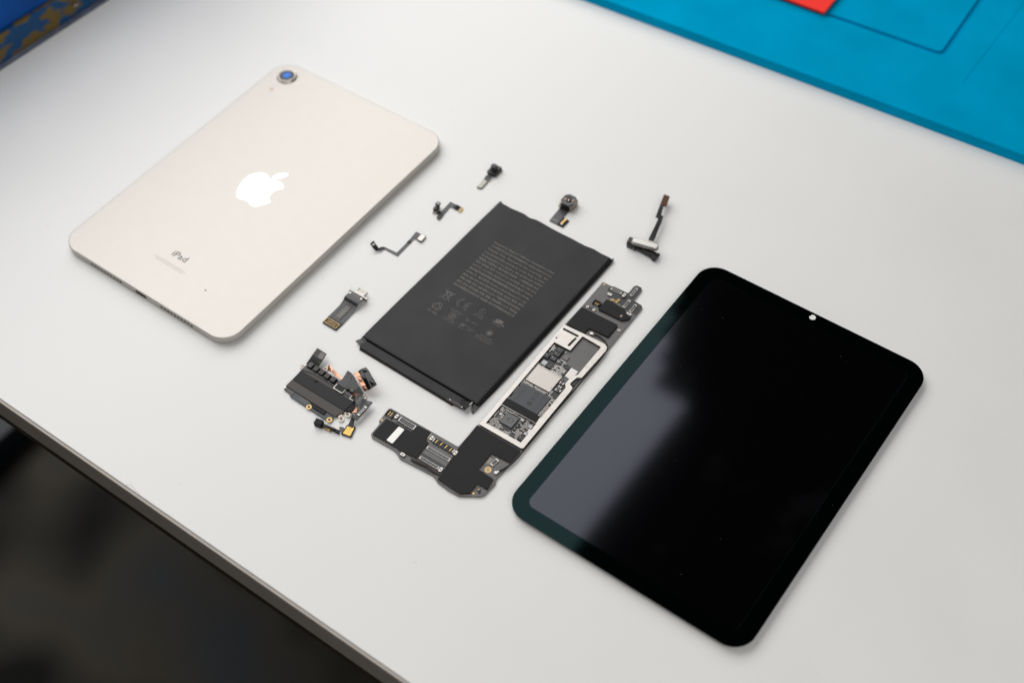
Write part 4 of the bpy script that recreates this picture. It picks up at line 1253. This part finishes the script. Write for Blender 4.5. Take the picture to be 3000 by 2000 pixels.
def build_cluster():
    t = thing('connector_assembly', 'crumpled driver board with copper foil, brown ribbon and gold tipped microphone tail, at left', 'circuit board', (-103.92, 404.64), -38.9)
    # metal base plate
    make('base_plate', lambda b: prism(b, rounded([(-16.4, -8.0), (19.6, -8.0), (21.2, -3.2), (21.2, 9.6), (-16.4, 9.6)], 0.6, 3), 0.4, 0.9), 'tin_warm', t, bevel=0.08)
    for x, y, a in ((-17.6, 6.9, 180), (22.3, -7.4, -35), (23.2, -3.3, -20), (22.7, 10.2, 30), (-6.3, 12.6, 95)):
        def lug(b):
            ring(b, x, y, 0.75, 1.55, 0.7, 1.05, n=22)
            q = rot2(-1.9, 0, R(a))
            box(b, x + q[0], y + q[1], 2.0, 2.2, 0.7, 1.05, 0, R(a))
        make('lug', lug, 'tin_warm', t, bevel=0.06)
    make('brown_ribbon', lambda b: prism(b, rounded([(-15.9, -8.2), (18.9, -8.4), (20.9, -3.0), (20.9, 7.4), (-16.0, 9.6)], 0.3, 2), 0.95, 1.6), 'flex_brown', t, bevel=0.06)
    bd = make('dark_band', lambda b: prism(b, rounded([(-15.9, 3.9), (-15.6, -3.1), (20.6, -2.9), (21.1, 4.2)], 0.2, 2), 1.6, 1.95), 'foil_band', t, bevel=0.06)
    make('crease', lambda b: [strip(b, [(-5.4, 2.4, 1.95), (-4.2, 3.9, 1.95)], [(-5.1, 2.2, 2.1), (-3.9, 3.7, 2.1)], 0.05), strip(b, [(-4.6, 2.2, 1.95), (-3.6, 3.6, 1.95)], [(-4.3, 2.0, 2.1), (-3.3, 3.4, 2.1)], 0.05)], 'pouch_gloss', bd)
    # front circuit strip
    pc = make('front_strip', lambda b: prism(b, rounded([(-15.8, -8.3), (-15.6, -10.4), (-12.6, -10.6), (-10.2, -11.0), (-9.7, -12.0), (2.0, -12.3), (17.2, -12.6), (18.9, -11.6), (18.6, -8.5)], 0.3, 2), 0.5, 1.1), 'chip_grey', t, bevel=0.08)
    make('foam_pad', lambda b: prism(b, [(1.9, -8.8), (5.3, -10.8), (13.4, -10.7), (13.1, -8.6)], 1.1, 1.7), 'tape_black', pc, bevel=0.15)
    make('left_patch', lambda b: prism(b, [(-15.3, -8.7), (-9.0, -8.7), (-9.4, -11.2), (-12.4, -10.4), (-15.3, -10.2)], 1.1, 1.35), 'flex_grey', pc, bevel=0.08)
    make('mid_patch', lambda b: prism(b, [(-4.5, -8.8), (1.4, -8.8), (1.2, -11.4), (-4.6, -11.4)], 1.1, 1.25), 'flex_grey', pc, bevel=0.05)
    make('end_pin', lambda b: [cyl(b, -15.6, -9.4, 0.6, 0.9, 1.7, n=12)], 'steel', pc)
    for x, y in ((3.3, -11.4), (17.6, -11.4)):
        make('gold_ring', lambda b: ring(b, x, y, 0.75, 1.55, 0.9, 1.3, n=22), 'gold', pc)
    # row of components under black film
    for k, (x, y) in enumerate(((-13.3, 9.0), (-9.2, 8.9), (-5.2, 8.9), (-1.1, 8.7), (3.1, 8.7), (13.0, 9.4), (16.3, 9.4))):
        w = 3.3 if k < 5 else 2.7
        o = make('component', lambda b: box(b, x, y, w, 3.4, 1.5, 3.3, 0, random.uniform(-0.04, 0.04)), 'black_gloss', t, bevel=0.45, segs=3)
        if k in (1, 2, 3, 4, 5):
            make('cover_patch', lambda b: box(b, x + 0.1, y + 0.2, w * 0.78, 2.5, 3.3, 3.36, 0, 0.05), 'flex_brown', o)
    make('film', lambda b: strip(b, [(-15.8, 11.0, 1.8), (-9, 10.8, 2.0), (-2, 10.6, 1.8), (6, 10.4, 1.9), (18, 10.6, 1.7)], [(-15.9, 4.4, 1.7), (-9, 6.2, 1.7), (-2, 6.2, 1.75), (6, 6.0, 1.7), (18, 5.6, 1.7)], 0.25), 'pouch_gloss', t)
    # ribbon tail with plain label
    tl = make('ribbon_tail', lambda b: strip(b, [(-16.2, 8.5, 2.2), (-16.2, 11.6, 3.2), (-16.6, 14.2, 3.6), (-17.1, 19.0, 4.3)], [(-9.2, 9.5, 2.2), (-9.3, 11.8, 3.0), (-9.3, 13.4, 3.6), (-10.2, 18.8, 4.3)], 0.3), 'flex_dark', t)
    make('tail_face', lambda b: strip(b, [(-16.6, 14.4, 3.92), (-17.05, 18.9, 4.62)], [(-9.5, 14.2, 3.95), (-10.3, 18.7, 4.62)], 0.04), 'flex_brown', tl)
    make('blank_label', lambda b: strip(b, [(-13.2, 14.7, 4.05), (-13.6, 18.2, 4.55)], [(-9.9, 14.6, 4.05), (-10.5, 18.1, 4.55)], 0.06), 'chip_brown', tl)
    make('tail_line', lambda b: strip(b, [(-16.4, 12.7, 3.62), (-16.42, 13.1, 3.68)], [(-9.6, 12.5, 3.62), (-9.6, 12.9, 3.68)], 0.04), 'stiff_grey', tl)
    # copper foils
    make('copper_strip', lambda b: strip(b, [(-4.8, 14.6, 4.2), (-1.0, 13.4, 3.6), (2.5, 13.2, 3.0), (6.6, 12.2, 2.6)], [(-3.8, 11.4, 2.6), (-0.8, 11.8, 3.2), (2.4, 11.4, 2.4), (6.4, 11.4, 2.4)], 0.12), 'copper', t)
    fold = make('black_fold', lambda b: [strip(b, [(6.6, 16.6, 4.6), (9.0, 16.8, 4.3), (12.0, 15.8, 4.4), (18.0, 12.8, 3.6), (22.6, 10.9, 2.6)], [(7.6, 8.2, 2.3), (10.5, 8.0, 2.7), (13.0, 8.2, 2.9), (17.0, 9.0, 2.9), (21.8, 10.0, 2.3)], 0.2)], 'pouch_gloss', t)
    make('copper_fold', lambda b: strip(b, [(12.2, 18.9, 5.8), (15.0, 17.9, 5.6), (18.4, 16.0, 5.0), (21.0, 14.9, 4.7), (23.8, 13.6, 4.2)], [(10.2, 17.0, 4.6), (13.2, 15.9, 4.9), (16.6, 14.3, 4.0), (19.2, 13.4, 4.1), (21.9, 11.9, 3.0)], 0.12), 'copper', fold)
    make('foil_flap', lambda b: [strip(b, [(14.4, 22.9, 6.8), (18.0, 21.6, 7.6), (22.0, 19.6, 7.1), (26.8, 17.4, 6.9)], [(12.9, 20.2, 6.6), (16.2, 19.2, 6.2), (20.0, 17.2, 6.6), (25.0, 14.6, 5.4)], 0.15), strip(b, [(12.9, 20.2, 6.6), (16.2, 19.2, 6.2), (20.0, 17.2, 6.6), (25.0, 14.6, 5.4)], [(12.3, 18.7, 5.9), (15.1, 17.7, 5.7), (18.5, 15.8, 5.1), (23.9, 13.4, 4.3)], 0.15)], 'black_gloss', fold)
    make('foil_back', lambda b: strip(b, [(14.3, 22.6, 6.55), (18.0, 21.3, 7.35), (22.0, 19.3, 6.85), (26.6, 17.1, 6.65)], [(12.4, 18.8, 5.7), (15.2, 17.7, 5.5), (18.6, 15.8, 4.9), (23.9, 13.5, 4.1)], 0.1), 'copper', fold)
    make('copper_tab', lambda b: strip(b, [(17.6, 8.6, 3.5), (20.6, 8.8, 2.6)], [(18.4, 6.2, 3.2), (20.8, 7.0, 2.3)], 0.1), 'copper', fold)
    lb = make('framed_label', lambda b: prism(b, rounded([(6.2, 8.2), (6.2, 4.5), (12.8, 4.5), (12.8, 8.2)], 0.8, 3), 2.0, 2.5), 'tin', t, bevel=0.06)
    make('label_face', lambda b: prism(b, rounded([(6.7, 8.2), (6.7, 5.0), (12.4, 5.0), (12.4, 8.2)], 0.6, 3), 2.5, 2.6), 'foil_band', lb)
    make('label_face', lambda b: strip(b, [(6.5, 8.0, 2.7), (7.2, 12.0, 3.6), (7.0, 15.8, 4.5)], [(12.4, 7.8, 2.7), (12.2, 11.4, 3.6), (11.0, 15.0, 4.5)], 0.14), 'black_gloss', lb)
    rb = make('framed_label', lambda b: prism(b, rounded([(17.6, 4.4), (22.6, 4.4), (22.6, 7.4), (17.6, 7.4)], 0.6, 3), 1.7, 2.2), 'tin', t, bevel=0.06)
    make('label_face', lambda b: prism(b, rounded([(18.0, 4.8), (22.4, 4.8), (22.4, 7.3), (18.0, 7.3)], 0.5, 3), 2.2, 2.3), 'foil_band', rb)
    # side ribbon to connector board
    sr = make('side_ribbon', lambda b: strip(b, [(20.0, 8.6, 2.5), (22.6, 8.4, 3.9), (24.8, 8.1, 4.1), (26.8, 7.8, 3.6), (28.0, 8.2, 3.4)], [(20.6, 4.0, 2.5), (22.7, 3.9, 3.7), (25.0, 3.1, 3.8), (27.2, 2.2, 3.4), (28.2, 2.6, 3.2)], 0.25), 'flex_grey', t)
    cb = make('connector_board', lambda b: strip(b, [(27.0, 8.0, 3.3), (27.3, 3.8, 3.1), (27.6, -0.8, 2.8), (27.7, -4.0, 2.6)], [(30.8, 8.7, 4.0), (30.9, 3.6, 3.6), (30.9, -0.8, 3.2), (30.8, -4.8, 2.8)], 0.45), 'pcb_black', t)
    make('connector', lambda b: [box(b, 29.2, 1.4 - 0.0, 0.22, 4.4, 3.8, 4.05), box(b, 30.1, 1.4, 0.22, 4.4, 3.9, 4.15), box(b, 29.6, 4.2, 1.6, 0.7, 3.8, 4.3), box(b, 29.6, -1.4, 1.6, 0.7, 3.6, 4.0)], 'steel', cb)
    make('print', lambda b: [box(b, 28.6 + 0.5 * k, 7.2, 0.25, 0.8, 4.0 + 0.1 * k, 4.06 + 0.1 * k) for k in range(4)], 'print_light', cb)
    make('copper_edge', lambda b: strip(b, [(22.2, 3.4, 1.2), (25.4, 3.0, 2.6)], [(23.6, -1.6, 0.7), (26.4, 0.4, 1.6)], 0.12), 'copper', sr)
    make('dark_side', lambda b: prism(b, [(20.8, 4.2), (23.6, 3.4), (23.8, -1.2), (21.0, -2.6)], 0.4, 1.7), 'tape_black', t, bevel=0.1)
    # neck, gold plate, microphone tail
    nk = make('neck', lambda b: strip(b, [(25.9, -2.0, 2.4), (26.5, -3.8, 2.6), (27.6, -6.6, 1.6), (28.0, -9.0, 0.9)], [(29.6, -3.6, 2.6), (29.6, -5.0, 2.5), (30.4, -6.8, 1.5), (31.0, -8.4, 0.9)], 0.35), 'black_plastic', t)
    gp = make('gold_plate_board', lambda b: prism(b, rounded([(28.4, -14.7), (27.2, -8.4), (31.8, -6.7), (34.1, -13.3)], 0.5, 3), 0.5, 1.1), 'flex_dark', t, bevel=0.1)
    make('gold_plate', lambda b: prism(b, rounded([(29.0, -13.9), (28.0, -9.0), (31.4, -7.6), (33.3, -12.9)], 0.3, 3), 1.1, 1.22), 'gold_foil', gp)
    make('link', lambda b: prism(b, rounded([(24.4, -11.2), (26.9, -10.4), (28.6, -12.0), (28.2, -14.0), (27.6, -13.9), (27.6, -12.6), (26.0, -13.4)], 0.3, 3), 0.4, 0.65), 'flex_grey', t)
    ms = make('microphone_strip', lambda b: [prism(b, [(16.0, -15.4), (24.4, -14.0), (24.8, -15.3), (17.6, -16.9)], 0.2, 2.3), prism(b, [(24.4, -13.9), (26.8, -13.5), (27.5, -15.2), (24.8, -15.5)], 0.2, 1.7)], 'flex_dark', t, bevel=0.12)
    make('top_film', lambda b: prism(b, [(16.4, -15.4), (23.8, -14.2), (24.0, -14.7), (17.2, -15.9)], 2.3, 2.42), 'flex_grey', ms)
    make('microphone', lambda b: box(b, 15.0, -16.4, 4.3, 3.3, 0.0, 3.5, 0, R(12)), 'tape_black', ms, bevel=0.2)
    make('gold_bar', lambda b: prism(b, [(18.5, -17.0), (18.6, -16.1), (22.4, -15.5), (22.7, -16.6)], 0.2, 1.7), 'gold', ms, bevel=0.15)
    make('sound_hole', lambda b: cyl(b, 14.9, -16.5, 0.3, 3.5, 3.52, n=10), 'hole_shade', ms)


build_port()
build_flex1()
build_flex2()
build_front_camera()
build_rear_camera()
build_button()
build_cluster()


# ================================================================ background objects on the table
def build_background():
    m = thing('repair_mat', 'blue silicone work mat with moulded compartment lines, far right of the table', 'mat', (60.62, 724.79), -36.22)
    # local x along the near edge, y away from the viewer
    body = rounded([(-260, 0), (620, 0), (620, 420), (-260, 420)], 12, 6)
    # moulded grooves are real channels: the mat top is cut into fields with gaps
    def to_local(x, y):
        dx, dy = x - 60.62, y - 724.79
        return rot2(dx, dy, R(36.22))
    c0 = to_local(286.16, 634.08)
    make('mat_body', lambda b: prism(b, body, 0.0, 5.2), 'mat_blue', m)
    top = 7.2
    gw = 3.6
    x0, y0 = c0
    r_edge = [(-256, 3.2), (616, 3.2), (616, 416), (x0 + gw + 60, 416)]
    outer = rounded([(-259.9, 0.1), (619.9, 0.1), (619.9, 419.9), (-259.9, 419.9)], 12, 6)
    tray = rounded([(-150, y0), (x0, y0), (x0, 300), (-150, 300)], 5, 5)
    tray_in = rounded([(-150 + gw, y0 + gw), (x0 - gw, y0 + gw), (x0 - gw, 300 - gw), (-150 + gw, 300 - gw)], 4, 5)
    l0, l1 = to_local(292.17, 608.88), to_local(352.23, 683.07)
    d = Vector((l1[0] - l0[0], l1[1] - l0[1])).normalized()
    n = Vector((-d.y, d.x)) * 0.8
    e = Vector(l0) + d * 250
    line = [(l0[0] - n.x, l0[1] - n.y), (e.x - n.x, e.y - n.y), (e.x + n.x, e.y + n.y), (l0[0] + n.x, l0[1] + n.y)]
    make('mat_border', lambda b: prism_holes(b, outer, [tray, line], 5.15, top), 'mat_blue', m, bevel=1.2, segs=4)
    make('mat_line', lambda b: prism(b, line, 5.15, 6.95), 'mat_blue', m)
    make('mat_field', lambda b: prism(b, tray_in, 5.15, top - 0.1), 'mat_blue', m, bevel=0.5, segs=3)

    rd = thing('red_card', 'flat red plastic card lying on the blue mat, cut by the top edge', 'card', (218.13, 681.52), -37.2)
    def card(b):
        prism(b, rounded([(0, 0), (0.0, 60), (-130, 60), (-130, 0)], 1.2, 4), 8.8, 10.6)
    make('plate', card, 'red_plastic', rd, bevel=0.3)
    make('feet', lambda b: [box(b, -8 - k * 50, 30, 6, 50, 7.2, 8.8) for k in range(3)], 'red_plastic', rd)

    bx = thing('blue_box', 'blue painted metal case with chipped gold and blue base, cut by top left corner', 'box', (-330.54, 686.58), 48.4)
    # local x along the visible side, y away to the left
    make('body', lambda b: box(b, 60, 66, 480, 130, 1.2, 20), 'box_worn', bx, bevel=1.2)
    make('upper_case', lambda b: box(b, 60, 67.5, 476, 125, 20.0, 125), 'box_blue', bx, bevel=2.0, segs=3)
    make('base_rim', lambda b: box(b, 60, 65.5, 482, 134, 0.0, 2.4), 'box_rim', bx, bevel=0.5)
    s = make('screw', lambda b: lathe(b, 68, 0.0, [(2.2, 11.0), (2.0, 12.0), (0.6, 12.4)], 14), 'steel', bx)


build_background()


# ================================================================ dust and a hair
def build_dust():
    bm = B()
    rnd = random.Random(21)
    pts = [(-105.6, 484.4, .7), (-53.0, 464.8, .3), (-272.0, 538.0, .8), (-171.7, 351.5, .55), (-52.4, 299.0, .7), (-74.2, 378.8, .4), (-88.8, 476.4, .5), (-23.2, 332.6, .35), (248.7, 388.8, .4), (244.0, 348.9, .5), (127.0, 231.7, .6), (59.1, 464.9, .5), (-154.7, 376.6, .5), (-48.5, 388.4, .4), (-80, 330, .3), (-20, 300, .35), (190, 470, .35), (280, 420, .3), (60, 560, .5), (-30, 620, .6)]
    for x, y, s in [(x, y, s * 0.7) for x, y, s in pts] + [(rnd.uniform(-250, 330), rnd.uniform(250, 650), rnd.uniform(.12, .3)) for _ in range(24)]:
        if (x * 0.617 + y * 0.787) < 165:
            continue
        q = [(x + s * rnd.uniform(.3, .6) * math.cos(a), y + s * rnd.uniform(.3, .6) * math.sin(a)) for a in (0.3, 1.5, 2.7, 4.0, 5.2)]
        prism(bm, q, 0.0, s * 0.25)
    o = obj('dust', bm, 'dust_dark')
    o['kind'] = 'stuff'
    o['label'], o['category'] = 'fine dark dust specks scattered over the white table', 'dust'
    h = B()
    w = [(-199.2, 352.6, 0.2), (-197.6, 353.0, 0.9), (-195.8, 351.6, 0.7), (-194.2, 349.6, 0.2), (-191.5, 347.2, 0.1)]
    tube(h, w, 0.06, 6)
    o = obj('hair', h, 'hair')
    o['label'], o['category'] = 'thin curled brown hair lying along the near table edge', 'hair'


build_dust()
